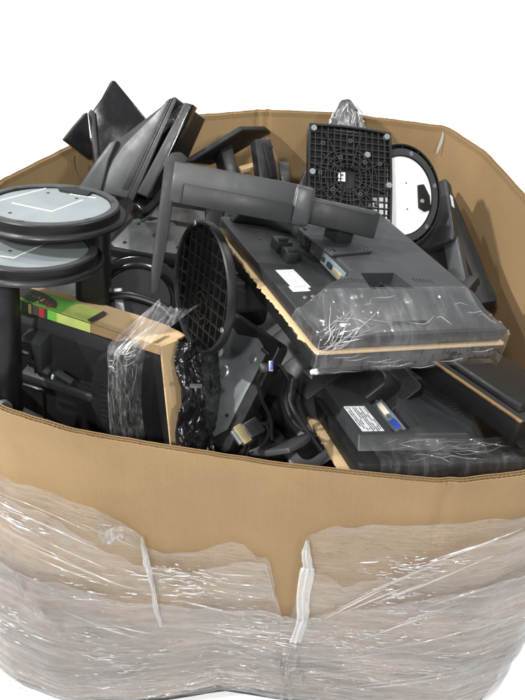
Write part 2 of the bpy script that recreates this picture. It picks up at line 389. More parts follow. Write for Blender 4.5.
# ------------------------------------------------------------------ stretch wrap round the box
FTOP = []
def film_layer(name, top, off, mat, holes=(), amp=.004, zlow=.046, seed=0, side=.80, parent=None, zvar=.0, nz_=96, ribs=1.):
    hits = []
    for p in top:
        h = wall_hit(*p)
        if h: hits.append(h)
    n0 = hits[0][0]
    k = sorted(((h[0]-NR if h[0] > NR*.75 else h[0]), h[1]) for h in hits)
    lo, hi = k[0][0], k[-1][0]
    def ztop(i):
        s = i-NR if i > NR*.75 else i
        if s <= lo: t = min(1, (lo-s)/60); return k[0][1]*(1-t)+side*t
        if s >= hi: t = min(1, (s-hi)/60); return k[-1][1]*(1-t)+side*t
        for a, b in zip(k, k[1:]):
            if a[0] <= s <= b[0]:
                return a[1]+(b[1]-a[1])*(s-a[0])/max(1e-6, b[0]-a[0])
    hp = []
    for h in holes:
        hp.append([((x[0]-NR if x[0] > NR*.75 else x[0])*.006, x[1]) for x in (wall_hit(*p) for p in h)])
    def inside(x, y, poly):
        c = False
        for a, b in zip(poly, poly[1:]+poly[:1]):
            if (a[1] > y) != (b[1] > y) and x < (b[0]-a[0])*(y-a[1])/(b[1]-a[1])+a[0]: c = not c
        return c
    bm = B()
    zt = [ztop(i)+.002*nz((RING[i].x*22, RING[i].y*22, seed))+.0015*nz((RING[i].x*70, RING[i].y*70, seed)) for i in range(NR)]
    FTOP.append(zt)
    def fn(i, j):
        u = j/(nz_-1); z = zlow+.006*nz((RING[i].x*12, RING[i].y*12, 9))+(zt[i]-zlow)*u
        s = i*.006; a = RING[i]
        tz = z+.10*nz((a.x*1.3, a.y*1.3, seed+z))+.12*(a.x-.1)*(z-.5)   # wrinkles rise and fall along the wall
        wv = fbm((a.x*3.2, a.y*3.2, tz*26+seed), 4)*ribs + .6*fbm((a.x*14, a.y*14, tz*48+seed), 3)
        edge = math.exp(-((zt[i]-z)/.02)**2)
        d = off+amp*(.9+wv*.9)+edge*.004*(1+nz((a.x*30, a.y*30, seed+z*20)))
        return wall_pt(i, z, max(.0015, d))
    g = sheet_grid(bm, fn, NR, nz_, True)
    kill = []
    if hp:
        for f in bm.faces:
            c = f.calc_center_median()
            if c.y > -.2: continue
            h = min(range(NR), key=lambda q: (RING[q].x-c.x)**2+(RING[q].y-c.y)**2) if abs(c.x-.02) < .12 or abs(c.x+.17) < .12 else None
            if h is None: continue
            s = (h-NR if h > NR*.75 else h)*.006
            if any(inside(s, c.z, q) for q in hp): kill.append(f)
    if kill: bmesh.ops.delete(bm, geom=kill, context='FACES')
    bm.transform(Matrix.Translation((0, 0, -ZB)))
    return obj(name, bm, mat, parent, ang=180)
wrap = thing('stretch_wrap', 'clear crinkled stretch film wound round the lower part of the cardboard box', 'stretch wrap', Matrix.Translation((0, 0, ZB)))
GAP1 = [(271, 553), (303, 556), (300, 580), (288, 618), (278, 595)]
GAP2 = [(155, 575), (161, 578), (168, 632), (160, 622)]
film_layer('film', [(-2, 466), (30, 478), (60, 490), (95, 503), (122, 515), (140, 527), (147, 541), (165, 549), (200, 545), (233, 536), (245, 541), (258, 552), (270, 553), (277, 590), (284, 614), (289, 616), (299, 582), (303, 556), (307, 531), (330, 523), (365, 518), (400, 519), (450, 518), (490, 515), (524, 511)], .002, WRAP1, (), .0045, seed=1.5, parent=wrap)
film_layer('film', [(-2, 484), (40, 503), (80, 528), (120, 549), (150, 560), (200, 564), (240, 556), (268, 558), (276, 590), (285, 617), (290, 617), (300, 584), (304, 562), (345, 578), (400, 569), (440, 552), (480, 536), (524, 521)], .006, WRAP1, (), .005, seed=5.2, parent=wrap, side=.74)
film_layer('film', [(-2, 560), (60, 575), (120, 590), (200, 600), (262, 600), (300, 610), (360, 600), (430, 588), (524, 560)], .010, WRAP2, (), .005, seed=9.7, parent=wrap, side=.5, zlow=.044, ribs=1.3)
def on_wall(px, py, off):
    h = wall_hit(px, py)
    while h is None: px += (262-px)*.04; h = wall_hit(px, py)
    i = int(h[0]) % NR; f = h[0]-int(h[0]); return wall_pt(i, h[1], off).lerp(wall_pt(i+1, h[1], off), f)
def torn(path, w, off, mat, lift=.004, seed=0, nu=6):
    pts = smooth_path([on_wall(x, y, off) for x, y in path], 10); wi = smooth_path([V((a, 0, 0)) for a in w], 10)
    bm = B()
    def fn(i, j):
        t = (pts[min(i+1, len(pts)-1)]-pts[max(i-1, 0)]).normalized(); nn = V((0, -1, 0)); b = t.cross(nn).normalized(); u = j/(nu-1)-.5
        q = V((nz((i*.25, j*.7, seed)), 0, nz((i*.4, j*.9, seed+3))))
        return pts[i]+b*(u*wi[i].x)+nn*(lift*(.6+math.cos(u*PI*1.2)+.9*math.cos(u*PI*5+1.5*nz((i*.12, 0, seed)))+.8*nz((i*.3, j*.8, seed))))+q*.0015
    sheet_grid(bm, fn, len(pts), nu)
    bmesh.ops.solidify(bm, geom=bm.faces[:], thickness=.0008)
    bm.transform(Matrix.Translation((0, 0, -ZB))); return obj('torn_strip', bm, mat, wrap, ang=50)
torn([(144, 529), (147, 545), (150, 560), (155, 580), (158, 600), (163, 619)], [.003, .010, .012, .008, .011, .005], .014, STRIP, .0022, seed=1, nu=12)
torn([(308, 531), (307, 545), (309, 561), (308, 563), (304, 590), (303, 612), (296, 634)], [.004, .016, .018, .026, .025, .022, .024], .016, STRIP, .0022, seed=2, nu=12)
for q, (path, w) in enumerate([([(290, 636), (287, 655), (286, 672), (292, 690)], [.02, .016, .02, .012]), ([(275, 640), (281, 655), (284, 675), (282, 692)], [.004, .008, .012, .008]), ([(300, 636), (296, 652), (301, 668), (304, 678)], [.008, .006, .01, .006]),
                               ([(17, 566), (28, 590), (42, 608), (64, 625)], [.012, .016, .018, .008]), ([(100, 515), (112, 528), (124, 521), (138, 530)], [.01, .03, .03, .01])]):
    torn(path, w, .017, BANDF, .006, 4+q, 9)
bm = B()          # bunched film hanging off the lower edge
HEM0 = min(range(NR), key=lambda q: (RING[q].x+.585)**2+(RING[q].y+.27)**2)
def hem(i, j):
    a = wall_pt(HEM0+i//2, .05, .012).lerp(wall_pt(HEM0+i//2+1, .05, .012), (i % 2)*.5); u = j/9
    return a+V((.004*nz((i*.2, j*.3, 1)), -.016*math.sin(u*PI)-.008*nz((i*.12, j*.2, 4)), -u*(.036+.014*nz((i*.09, 0, 2)))))
sheet_grid(bm, hem, 60, 10); bm.transform(Matrix.Translation((0, 0, -ZB)))
obj('loose_hem', bm, BANDF, wrap, ang=180)

def tear(pts, wd):
    bm = B(); n = len(pts); L = [bm.verts.new(p) for p in pts]; R_ = [bm.verts.new(p+V((wd*(.3+.7*math.sin(PI*k/(n-1))), -.0006, 0))) for k, p in enumerate(pts)]
    for k in range(n-1): bm.faces.new([L[k], L[k+1], R_[k+1], R_[k]])
    bmesh.ops.solidify(bm, geom=bm.faces[:], thickness=.0012); bm.transform(BI); return bm
obj('torn_paper', tear([V((.4115, .4215, .993)), V((.4110, .4205, .98)), V((.4085, .4200, .965)), V((.4065, .4195, .95)), V((.4060, .4190, .935))], .007), PAPER, box)

# rolled creases in the film: short glinting ones in clusters, long tension folds running up to the right
rnd = random.Random(5); bm = B()
vis = [i for i in range(NR) if RING[i].y < -.05]
def zrim(i):
    return .78+.03*nz((RING[i].x*5, 0, 2))
made = 0; tries = 0
while made < 3400 and tries < 80000:
    tries += 1; i = rnd.choice(vis); z = rnd.uniform(.05, .80); a = RING[i]
    d = nz((a.x*5.5+2, a.y*5.5, z*8))+.6*nz((a.x*16, a.y*16, z*26+3))+.25*(.55-z)+.35*max(0, -.25-a.x)*(z > .5)
    if d < rnd.uniform(-.12, .50): continue
    if z > max(f[i] for f in FTOP)-.006: continue
    L = rnd.choice((.005, .007, .009, .012, .016, .022, .035))*rnd.uniform(.7, 1.3); n_ = max(4, int(L/.004)); sl = .16*(a.x-.0)+.25*nz((a.x*4, a.y*4, z*5))
    if z > .62: sl += rnd.uniform(-.5, .5)
    pts = [wall_pt(i+int(t*L/.006), z+sl*L*t+.0015*nz((t*3, made*.7, 1)), .013+.0015*nz((t*4, made, 3))) for t in [q/(n_-1) for q in range(n_)]]
    add_crease(bm, pts, rnd.uniform(.0005, .0010)*rnd.choice((.8, 1, 1.3, 1.9))); made += 1
bm.transform(Matrix.Translation((0, 0, -ZB))); o = obj('rolled_crease', bm, CREASE, wrap, ang=180); o['kind'] = 'stuff'
folds = [[(318, 622), (380, 590), (450, 560), (524, 528)], [(330, 640), (400, 614), (470, 590), (524, 574)], [(345, 655), (420, 640), (500, 618), (524, 610)], [(395, 572), (440, 556), (490, 538), (524, 524)], [(340, 604), (400, 578), (460, 556)],
         [(2, 492), (50, 512), (100, 536), (145, 556)], [(2, 512), (60, 540), (120, 566)], [(10, 540), (60, 560), (120, 585), (150, 592)], [(170, 590), (210, 600), (262, 612)], [(165, 560), (210, 574), (265, 580)], [(172, 612), (230, 622), (282, 628)], [(60, 605), (130, 630), (200, 640)],
         [(200, 660), (260, 664), (330, 662), (400, 652)], [(310, 690), (380, 684), (450, 672), (500, 656)], [(30, 625), (90, 648), (160, 664)]]
for k, f in enumerate(folds):
    for q in range(3):
        jit = rnd.uniform(-9, 9); tilt = rnd.uniform(-5, 5)
        pts = [on_wall(x, y+jit+tilt*j/len(f)+1.5*nz((k, q, j)), .0135) for j, (x, y) in enumerate(f)]; sp = smooth_path(pts, 12); a_ = rnd.uniform(0, .55); b_ = rnd.uniform(a_+.25, 1.1); sp = sp[int(a_*len(sp)): max(int(a_*len(sp))+6, int(min(1, b_)*len(sp)))]
        if len(sp) < 4: continue
        sp = [p+V((0, 0, .0022*nz((j*.22, k, q)))) for j, p in enumerate(sp)]
        bm = B(); add_crease(bm, sp, rnd.uniform(.0008, .0022), 7); bm.transform(Matrix.Translation((0, 0, -ZB))); obj('tension_fold', bm, CREASE2, wrap, ang=180)
# ------------------------------------------------------------------ more helpers
def cut(o, *cutters):
    """carve recesses out of a part"""
    tmp = []
    for bm in cutters:
        bmesh.ops.recalc_face_normals(bm, faces=bm.faces[:])
        me = bpy.data.meshes.new('cutter'); bm.to_mesh(me); bm.free(); c = bpy.data.objects.new('cutter', me); COL.objects.link(c)
        c.matrix_world = o.matrix_world if o.parent is None else o.parent.matrix_world
        tmp.append(c); md = o.modifiers.new('cut', 'BOOLEAN'); md.operation = 'DIFFERENCE'; md.object = c; md.solver = 'EXACT'
    bpy.context.view_layer.update()
    me = bpy.data.meshes.new_from_object(o.evaluated_get(bpy.context.evaluated_depsgraph_get()))
    o.modifiers.clear(); o.data = me
    me.polygons.foreach_set('use_smooth', [True]*len(me.polygons)); me.set_sharp_from_angle(angle=math.radians(30))
    for c in tmp: bpy.data.objects.remove(c, do_unlink=True)
    return o
def view_frame(p, d, right=(1, 0), tilt=0.0, pan=0.0):
    """frame at a point, z towards the camera, x along an image direction; tilted a little about x / y"""
    o = at(p[0], p[1], d); z = (CAM-o).normalized(); x = RT*right[0]-UPV*right[1]; x = (x-z*x.dot(z)).normalized(); M = frame(o, x, z.cross(x))
    return M @ Matrix.Rotation(tilt, 4, 'X') @ Matrix.Rotation(pan, 4, 'Y')
def box_bm(c, s, R=None):
    bm = B(); add_box(bm, c, s, R); return bm
def sticker(parent, c, w, h, rot=0., nlines=7, z=0., name='label_sticker', seed=1):
    """small white rating label with rows of tiny dark print"""
    rnd = random.Random(seed); Rz = Matrix.Rotation(rot, 3, 'Z'); bm = B(); add_box(bm, (c[0], c[1], z), (w, h, .0006), Rz)
    st = obj(name, bm, PAPER, parent); bm = B()
    for k in range(nlines):
        y = h*(.42-.84*k/(nlines-1)); x = -w*.45
        while x < w*.40:
            L = w*rnd.uniform(.05, .22)
            if rnd.random() < .75: add_box(bm, V((c[0], c[1], z))+Rz @ V((min(x+L/2, w*.42), y, .0004)), (L*.85, h*.045, .0004), Rz)
            x += L
    obj('print', bm, GINK if seed % 2 else INK, st); return st
def film_over(name, prof, ys, mat, parent, amp=.004, seed=0, n=60, m=50, rag=.01, drop=None):
    """film stretched over a part: profile (x,z) swept along y, with wrinkles"""
    P = smooth_path([V((x, 0, z)) for x, z in prof], 8); cum = [0]
    for a, b in zip(P, P[1:]): cum.append(cum[-1]+(b-a).length)
    def pt(t):
        s = t*cum[-1]
        for i in range(len(P)-1):
            if cum[i+1] >= s: 
                f = (s-cum[i])/max(1e-9, cum[i+1]-cum[i]); return P[i].lerp(P[i+1], f), (P[i+1]-P[i]).normalized()
        return P[-1], (P[-1]-P[-2]).normalized()
    bm = B()
    def f(i, j):
        v = j/(m-1); y = ys[0]+(ys[1]-ys[0])*v; t = i/(n-1)
        if i == 0: t = max(0, rag*1.5*(1+nz((y*25, seed, 0))))
        if i == n-1: t = 1-max(0, rag*1.5*(1+nz((y*25, seed, 7))))
        p, tg = pt(t); nn = V((-tg.z, 0, tg.x)); s = t*cum[-1]
        wv = fbm((s*22+y*5, y*30-s*8, seed), 4)*.9+.5*fbm((s*70, y*24, seed+4), 3)
        q = p+nn*(.0022+max(-.9, wv)*amp*.6+amp*.55); q = V((q.x, y+rag*.4*nz((s*20, y*20, seed)), q.z))
        if drop: q = drop(q, v, t)
        return q
    sheet_grid(bm, f, n, m); o = obj(name, bm, mat, parent, ang=180)
    FILMF[0] = lambda u, v: f(min(max(u, .02), .98)*(n-1), min(max(v, .01), .99)*(m-1)); return o
FILMF = [None]
def film_creases(paths, parent, r=(.0003, .0007), seed=1, mat=None):
    rnd = random.Random(seed)
    for p in paths:
        q = smooth_path([V((u, v, 0)) for u, v in p], 8); pts = [FILMF[0](a.x+.006*nz((a.x*20, a.y*20, seed)), a.y) for a in q]
        bm = B(); add_crease(bm, pts, rnd.uniform(*r)); obj('crease', bm, mat or CREASE, parent, ang=180)

# ------------------------------------------------------------------ the big monitor on top of the heap
RH = ((.387988, -.901001, .194069), (.899531, .324312, -.292689)); OH = V((.1463, -.2178, 1.1273))
MH = frame(OH, RH[0], RH[1])
mon = thing('monitor', 'big dark grey monitor lying face down on top of the heap, stand still fitted', 'monitor', MH, 'scrap monitors in the box')
bm = B(); add_rbox(bm, .40, .33, .001, .021, .008)
bz = obj('bezel', bm, CHAR, mon, .002)
bot = [(.194, -.150), (.194, .158), (-.193, .158), (-.193, -.150), (-.175, -.150), (-.172, -.12), (-.16, -.09), (-.14, -.07), (-.132, -.056), (.06, -.050), (.075, -.065), (.088, -.09), (.105, -.12), (.125, -.14), (.15, -.150)]
top = [(.13, -.135), (.13, .140), (-.178, .140), (-.180, -.135), (-.172, -.135), (-.168, -.115), (-.155, -.085), (-.137, -.068), (-.13, -.052), (.055, -.047), (.07, -.06), (.084, -.085), (.10, -.112), (.115, -.128), (.125, -.134)]
bm = B(); add_prism(bm, bot, .0205, .050, top)
hs = obj('rear_housing', bm, GREY, mon, .003, seg=3)
c1 = B(); add_prism(c1, [(.066, -.034), (.066, .028), (.118, .036), (.118, -.044)], .030, .08)
slots = []
sl = B()
for k in range(10): add_box(sl, (.088+.0014*abs(k-6), -.098+k*.0062, .05), (.014, .0026, .02))
for k in range(6): add_box(sl, (.090+.001*k, .052+k*.006, .05), (.012, .0026, .02))
nt_ = B(); add_box(nt_, (.196, -.005, .030), (.04, .064, .012))
cut(hs, c1, sl, nt_)
bm = B(); add_box(bm, (.092, -.004, .0315), (.028, .02, .008)); add_box(bm, (.082, -.002, .034), (.006, .006, .014)); obj('lock_button', bm, BLACK, mon, .0015)
bm = B(); add_box(bm, (-.078, -.0575, .035), (.030, .004, .022)); ps = obj('power_socket', bm, BLACK, mon, .001)
bm = B(); add_box(bm, (-.078, -.060, .035), (.018, .003, .014)); obj('socket_hole', bm, HOLE, ps)
bm = B(); add_box(bm, (.020, -.0545, .035), (.078, .003, .020)); pp = obj('port_plate', bm, PORT, mon, .0005)
bm = B(); add_box(bm, (.040, -.057, .035), (.026, .006, .009)); obj('video_port', bm, GOLD, pp, .001)
bm = B(); add_box(bm, (.012, -.057, .035), (.014, .005, .008)); obj('data_port', bm, HOLE, pp, .001)
bm = B(); add_tube(bm, [(-.010, -.053, .035), (-.010, -.059, .035)], .004, 12); obj('audio_jack', bm, HOLE, pp)
for x in (-.075, -.035):
    bm = B(); add_box(bm, (x, -.106, .030), (.026, .020, .018)); add_box(bm, (x-.005, -.09, .027), (.012, .018, .012)); add_box(bm, (x+.009, -.106, .042), (.005, .018, .008)); obj('cable_clip', bm, CHAR, mon, .0015)
bm = B(); add_box(bm, (-.11, -.125, .0215), (.006, .003, .001)); obj('latch_mark', bm, HOLE, mon)
sticker(mon, (.030, -.128), .058, .032, .05, 8, .0216, seed=3)
sticker(mon, (.062, -.132), .016, .030, .05, 5, .0216, seed=5)
for x, y in ((.085, -.120), (.088, -.135)):
    bm = B(); add_lathe(bm, [(0, .0225), (.003, .0225), (.0034, .021)], 10, x, y); obj('screw', bm, SCREW, mon)
# stand: mount plate, hinge, slotted arm, neck, foot
Rz = Matrix.Rotation(.16, 3, 'Z'); cp = V((-.042, -.024, 0))
bm = B(); add_prism(bm, [tuple((Rz @ V((x, y, 0))+cp).xy) for x, y in rrect(.098, .088, .006)], .0505, .056)
mp = obj('mount_plate', bm, GREY, mon, .0018)
for sx in (-1, 1):
    for sy in (-1, 1):
        bm = B(); q = Rz @ V((sx*.040, sy*.035, 0))+cp; add_lathe(bm, [(0, .0580), (.0028, .0580), (.0036, .056)], 10, q.x, q.y); obj('screw', bm, BLACK, mp)
IH = MH.inverted()
def Lh(px, py, d): return IH @ at(px, py, d)
bm = B(); add_box(bm, cp+V((0, .004, .075)), (.036, .034, .046), Rz); obj('hinge', bm, CHAR, mon, .003)
bm = B(); add_box(bm, cp+V((0, .005, .0585)), (.024, .026, .006), Rz); obj('hinge_collar', bm, STEEL, mon, .001)
upn = (IH.to_3x3() @ (UPV*.75+V((.0, .0, .3)))).normalized()
a, b = Lh(298, 205, 1.315), Lh(374, 223, 1.352)
bm = B(); add_bar(bm, a-upn*.004, b-upn*.004, .034, .042, upn); obj('slotted_arm', bm, CHAR, mon, .003, seg=2)
a2, b2 = Lh(298, 191, 1.306), Lh(374, 208, 1.341)
bm = B(); add_bar(bm, a2-upn*.009, b2-upn*.009, .026, .010, upn); obj('arm_cover', bm, LGREY, mon, .004, seg=3)
a, b = Lh(170, 181, 1.245), Lh(291, 203, 1.295)
bm = B(); add_bar(bm, a, b, .042, .060, upn); nk = obj('neck', bm, LGREY, mon, .003, seg=2)
bm = B(); add_bar(bm, Lh(181, 193, 1.240), Lh(288, 213, 1.284), .0440, .030, upn); obj('neck_band', bm, CHAR, nk, .001)
a, b = Lh(288.5, 203, 1.294), Lh(309, 207.5, 1.302)
bm = B(); add_bar(bm, a, b, .046, .062, upn); obj('neck_cap', bm, LGREY, mon, .007, seg=3)
VF = view_frame((168, 220), 1.235)
pts = trace(VF, [(165, 158), (172, 152.5), (181, 152), (188, 158), (178, 182), (173, 200), (168, 237), (163, 265), (158, 292), (151, 294), (151, 268), (155, 237), (160, 200), (163, 175)][::-1])
bm = B(); add_prism(bm, pts, -.11, 0); bm.transform(IH @ VF); obj('stand_foot', bm, BLACK2, mon, .002, seg=2)

# sheet of cardboard under it, torn along one side, and the second screen below
bm = B(); n = 150; ring = []
for k in range(n+1):
    x = -.195+.395*k/n; tear = (.004+.009*abs(nz((x*60, 1, 0)))+.005*max(0, nz((x*140, 2, 0))))*(1 if x < .17 else .3); ring.append((x, -.166-tear))
ring += [(.2035, -.165), (.2035, .168), (-.2, .168)]
add_prism(bm, ring, -.0045, -.0005)
cs = obj('cardboard_sheet', bm, CARDE); cs.matrix_world = MH
tag(cs, 'thin cardboard sheet with a torn edge, sandwiched under the big grey monitor', 'cardboard sheet', 'packing cardboard in the box')
mon2 = thing('monitor', 'black monitor screen side up, pressed against the cardboard under the big grey monitor', 'monitor', MH, 'scrap monitors in the box')
bm = B(); add_rbox(bm, .395, .325, -.034, -.0055, .01); obj('bezel', bm, BLACK, mon2, .004, seg=3)
bm = B(); add_rbox(bm, .30, .24, -.065, -.034, .02, inset=-.0); obj('rear_housing', bm, BLACK, mon2, .008)
# cling film pulled over its near end
wr = thing('cling_film', 'band of clear crinkled film pulled over the near end of the big grey monitor', 'cling film', MH, 'clear film on the scrap')
def dropside(q, v, t):
    e = .162; ay = abs(q.y)
    if ay > .128 and q.z > .023: k_ = min(1, (ay-.128)/.030); q = V((q.x, q.y, q.z+(.0245-q.z)*k_))
    if q.y < -e: 
        d = -e-q.y; return V((q.x+.004*nz((q.x*40, d*90, 0)), -e-.006-.003*nz((q.x*60, d*60, 3)), max(-.041, q.z-d*1.05)))
    if q.y > e:
        d = q.y-e; return V((q.x, e+.006+.002*nz((q.x*60, d*60, 3)), max(-.041, q.z-d)))
    return q
film_over('film', [(.120, .0515), (.132, .0510), (.165, .037), (.196, .0245), (.203, .018), (.2045, .0), (.2040, -.03), (.199, -.036), (.185, -.037)], (-.195, .185), CLING, wr, .0022, 2.2, 90, 130, .012, dropside)


rnd = random.Random(3); pth = []
for k in range(26):      # fan out from the near left corner
    a = rnd.uniform(.02, .5); b = rnd.uniform(.05, .22); c0 = (rnd.uniform(.45, .72), rnd.uniform(.06, .14)); L = rnd.uniform(.3, 1.0)
    e = (c0[0]-a*L, c0[1]+b*L*rnd.uniform(.3, 2.2)); pth.append([c0, ((c0[0]+e[0])/2+rnd.uniform(-.02, .02), (c0[1]+e[1])/2), e])
for k in range(11):
    u = rnd.uniform(.08, .42); v = rnd.uniform(.15, .9); L = rnd.uniform(.03, .14); pth.append([(u, v), (u+rnd.uniform(-.04, .04), v+L/2), (u+rnd.uniform(-.10, .10), v+L)])
for k in range(10):
    u = rnd.uniform(.72, .95); v = rnd.uniform(.1, .8); pth.append([(u, v), (u+.01, v+.06), (u-.02, v+.12)])
film_creases(pth, wr, seed=4)
GM = 'scrap monitors in the box'; GS = 'loose monitor stands in the box'; GC = 'packing cardboard in the box'; GF = 'clear film on the scrap'
# ------------------------------------------------------------------ lower right monitor (rating label, ports)
MT = frame(CAM+(V((.26, -.339, .915))-CAM)*1.04, (.25, -.89, .38), (.96, .18, -.23))
mt = thing('monitor', 'black monitor lying face down with a white rating label beside its video ports', 'monitor', MT, GM)
bm = B(); add_rbox(bm, .367, .325, -.028, .001, .01, -.0265); obj('bezel', bm, BLACK2, mt, .003)
bot = [(.118, -.150), (.118, .075), (.085, .105), (.02, .128), (-.05, .14), (-.19, .145), (-.19, -.150)]
top = [(.100, -.146), (.100, .055), (.07, .085), (.01, .106), (-.05, .116), (-.175, .12), (-.175, -.146)]
bm = B(); add_prism(bm, bot, .0005, .024, top); h2 = obj('rear_housing', bm, GREY, mt, .003, seg=3)
c1 = B(); add_prism(c1, [(-.130, -.082), (.094, -.082), (.073, -.025), (-.142, -.025)], .004, .05, [(-.130, -.084), (.096, -.084), (.073, -.018), (-.142, -.018)])
c2 = B()
for k in range(9): add_box(c2, (-.06+k*.012, .092-k*.0022, .024), (.005, .018, .01))
cut(h2, c1, c2)
Rt = Matrix.Rotation(math.radians(28), 3, 'X')
bm = B(); add_box(bm, (.018, -.058, .012), (.118, .024, .003), Rt); pp = obj('port_plate', bm, PORT, mt, .0006)
bm = B(); add_box(bm, (-.004, -.058, .0155), (.040, .010, .006), Rt); obj('video_port', bm, flat('pale_connector', (.62, .58, .46), .45, .2), pp, .0012)
bm = B(); add_box(bm, (.052, -.058, .0155), (.026, .010, .006), Rt); vp = obj('monitor_port', bm, BLUE, pp, .0012)
bm = B(); add_box(bm, (.052, -.058, .0140), (.038, .013, .003), Rt); obj('port_shell', bm, STEEL, pp, .0008)
for x in (-.030, .023, .032, .074):
    bm = B(); add_tube(bm, [V((x, -.058, .013)), V((x, -.0605, .0185))], .003, 8); obj('port_screw', bm, STEEL, pp)
bm = B(); add_lathe(bm, [(0, .008), (.005, .008), (.005, .004)], 14, -.108, -.055); ab = obj('audio_jack', bm, flat('lime_jack', (.25, .5, .08), .5), mt)
bm = B(); add_lathe(bm, [(0, .0085), (.0022, .0085), (.0022, .004)], 10, -.108, -.055); obj('jack_hole', bm, HOLE, ab)
sticker(mt, (.048, -.118), .088, .040, .03, 9, .0248, seed=4)
cf = thing('cling_film', 'sheet of clear crinkled film over the near edge of the labelled black monitor', 'cling film', MT, GF)
film_over('film', [(.108, .018), (.13, .008), (.145, .0045), (.156, .004), (.162, -.006), (.162, -.028)], (-.13, .15), CLING, cf, .005, 7.7, 60, 70, .02)
bm = B(); n = 60; ring = [(-.21+.36*k/n, -.178-.004*abs(nz((k*.6, 3, 0)))) for k in range(n+1)]+[(.155, .165), (-.21, .165)]
add_prism(bm, ring, -.0345, -.0295); cs2 = obj('cardboard_sheet', bm, CARDE); cs2.matrix_world = MT
tag(cs2, 'cardboard sheet sticking out along the left edge of the labelled black monitor', 'cardboard sheet', GC)

rnd = random.Random(8)
film_creases([[(u, v), (u+rnd.uniform(-.1, .1), v+.08), (u+rnd.uniform(-.15, .15), v+rnd.uniform(.1, .3))] for u, v in [(rnd.uniform(.1, .6), rnd.uniform(.02, .7)) for k in range(24)]], cf, (.0002, .0005), 6)
# ------------------------------------------------------------------ dark monitor against the right wall with a cardboard strip along its edge
MU = frame_px((447, 371, 1.50), (520, 421, 1.39), (500, 335, 1.68))
mu = thing('monitor', 'black monitor in deep shade along the right wall of the box', 'monitor', MU, GM)
LU = (at(520, 421, 1.39)-at(447, 371, 1.50)).length+.004
bm = B(); add_prism(bm, [(-.1, 0), (LU, 0), (LU, .17), (-.1, .17)], -.045, -.001); obj('bezel', bm, BLACK2, mu, .004)
bm = B(); add_prism(bm, [(-.08, .02), (LU-.02, .02), (LU-.02, .155), (-.08, .155)], -.0, .010, [(-.06, .03), (LU-.03, .03), (LU-.03, .145), (-.06, .145)]); obj('rear_housing', bm, BLACK, mu, .004)
bm = B(); ring = [(-.1+(LU+.1)*k/50, -.004-.003*abs(nz((k*.7, 6, 0)))) for k in range(51)]+[(LU, .002), (-.1, .002)]; add_prism(bm, ring, -.0005, .0022)
c = obj('cardboard_strip', bm, CARDF); c.matrix_world = MU; tag(c, 'narrow cardboard strip along the edge of the black monitor by the right wall', 'cardboard strip', GC)

# ------------------------------------------------------------------ monitor standing at the left in a cut carton
OK_ = .955
def ao(px, py, d): return at(px, py, d*OK_)
OO = CAM+(V((-.175, -.268, 1.018))-CAM)*OK_; MO = frame(OO, (.909, -.417, -.005), (.006, .010, 1.0))       # origin = top right corner, x right, y up, z towards the front
mo = thing('monitor', 'black monitor standing on edge in the cut carton at the left', 'monitor', MO, GM)
OW = .40; OHH = .33
bm = B(); add_prism(bm, [(-OW, -OHH), (-.003, -OHH), (-.003, -.016), (-OW, -.016)], -.018, 0); obj('bezel', bm, GREY, mo, .004, seg=3)
bm = B(); add_prism(bm, [(-OW+.01, -OHH), (-.016, -OHH), (-.016, -.026), (-OW+.01, -.026)], 0, .014, [(-OW+.03, -OHH), (-.04, -OHH), (-.045, -.046), (-OW+.03, -.046)]); h3 = obj('rear_housing', bm, CHAR2, mo, .003)
# raised block with vents next to the film, ledge with ports
pts = trace(MO, [(112, 345), (103, 352), (97, 372), (96, 395), (102, 420), (110, 430), (130, 430), (130, 340)], .02)
bm = B(); add_prism(bm, pts, .012, .040); vb = obj('speaker_cover', bm, CHAR, mo, .005, seg=3)
sl = B()
for k in range(8):
    q = trace(MO, [(104, 385+k*5)], .04)[0]; add_box(sl, (q[0], q[1], .040), (.014, .0035, .012))
cut(vb, sl)
pts = trace(MO, [(24, 369), (96, 393), (94, 399), (88, 397), (22, 375)], .03)
bm = B(); add_prism(bm, pts, .012, .040); obj('port_ledge', bm, GREY, mo, .0015)
def lp(px, py, z): return V((*trace(MO, [(px, py)], z)[0], z))
bm = B()
for k in range(9): 
    p = lp(71+k*2.6, 383+k*1.0, .041); add_box(bm, p, (.0022, .012, .006), Matrix.Rotation(.5, 3, 'Z'))
obj('vent_slots', bm, HOLE, mo)
bm = B()
for k in range(3): 
    p = lp(40+k*2.8, 374+k*1.0, .041); add_box(bm, p, (.0022, .010, .006), Matrix.Rotation(.5, 3, 'Z'))
obj('vent_slots', bm, HOLE, mo)
p = lp(64, 378, .041); Rr = Matrix.Rotation(-.32, 3, 'Z')
bm = B(); add_box(bm, p, (.036, .015, .012), Rr); pk = obj('power_socket', bm, GREY, mo, .002)
bm = B(); add_box(bm, p+V((0, .001, .005)), (.020, .009, .006), Rr); obj('socket_hole', bm, HOLE, pk, .001)
bm = B(); add_box(bm, p+V((-.021, -.002, .005)), (.004, .010, .004), Rr); obj('white_sticker', bm, PAPER, mo)
pts = trace(MO, [(20, 338), (42, 343), (44, 370), (36, 372), (34, 352), (20, 350)], .04)
bm = B(); add_prism(bm, pts, .012, .046); obj('cable_clip', bm, GREY, mo, .002)
bm = B(); add_box(bm, lp(33, 362, .045), (.012, .016, .014)); add_box(bm, lp(27, 352, .045), (.016, .008, .014)); obj('clip_tab', bm, GREY, mo, .0015)
bm = B(); add_tube(bm, smooth_path([lp(22, 384, .05), lp(38, 389, .05), lp(44, 394, .048), lp(45, 425, .045)], 6), .004, 8); obj('edge_trim', bm, BLACK, mo)
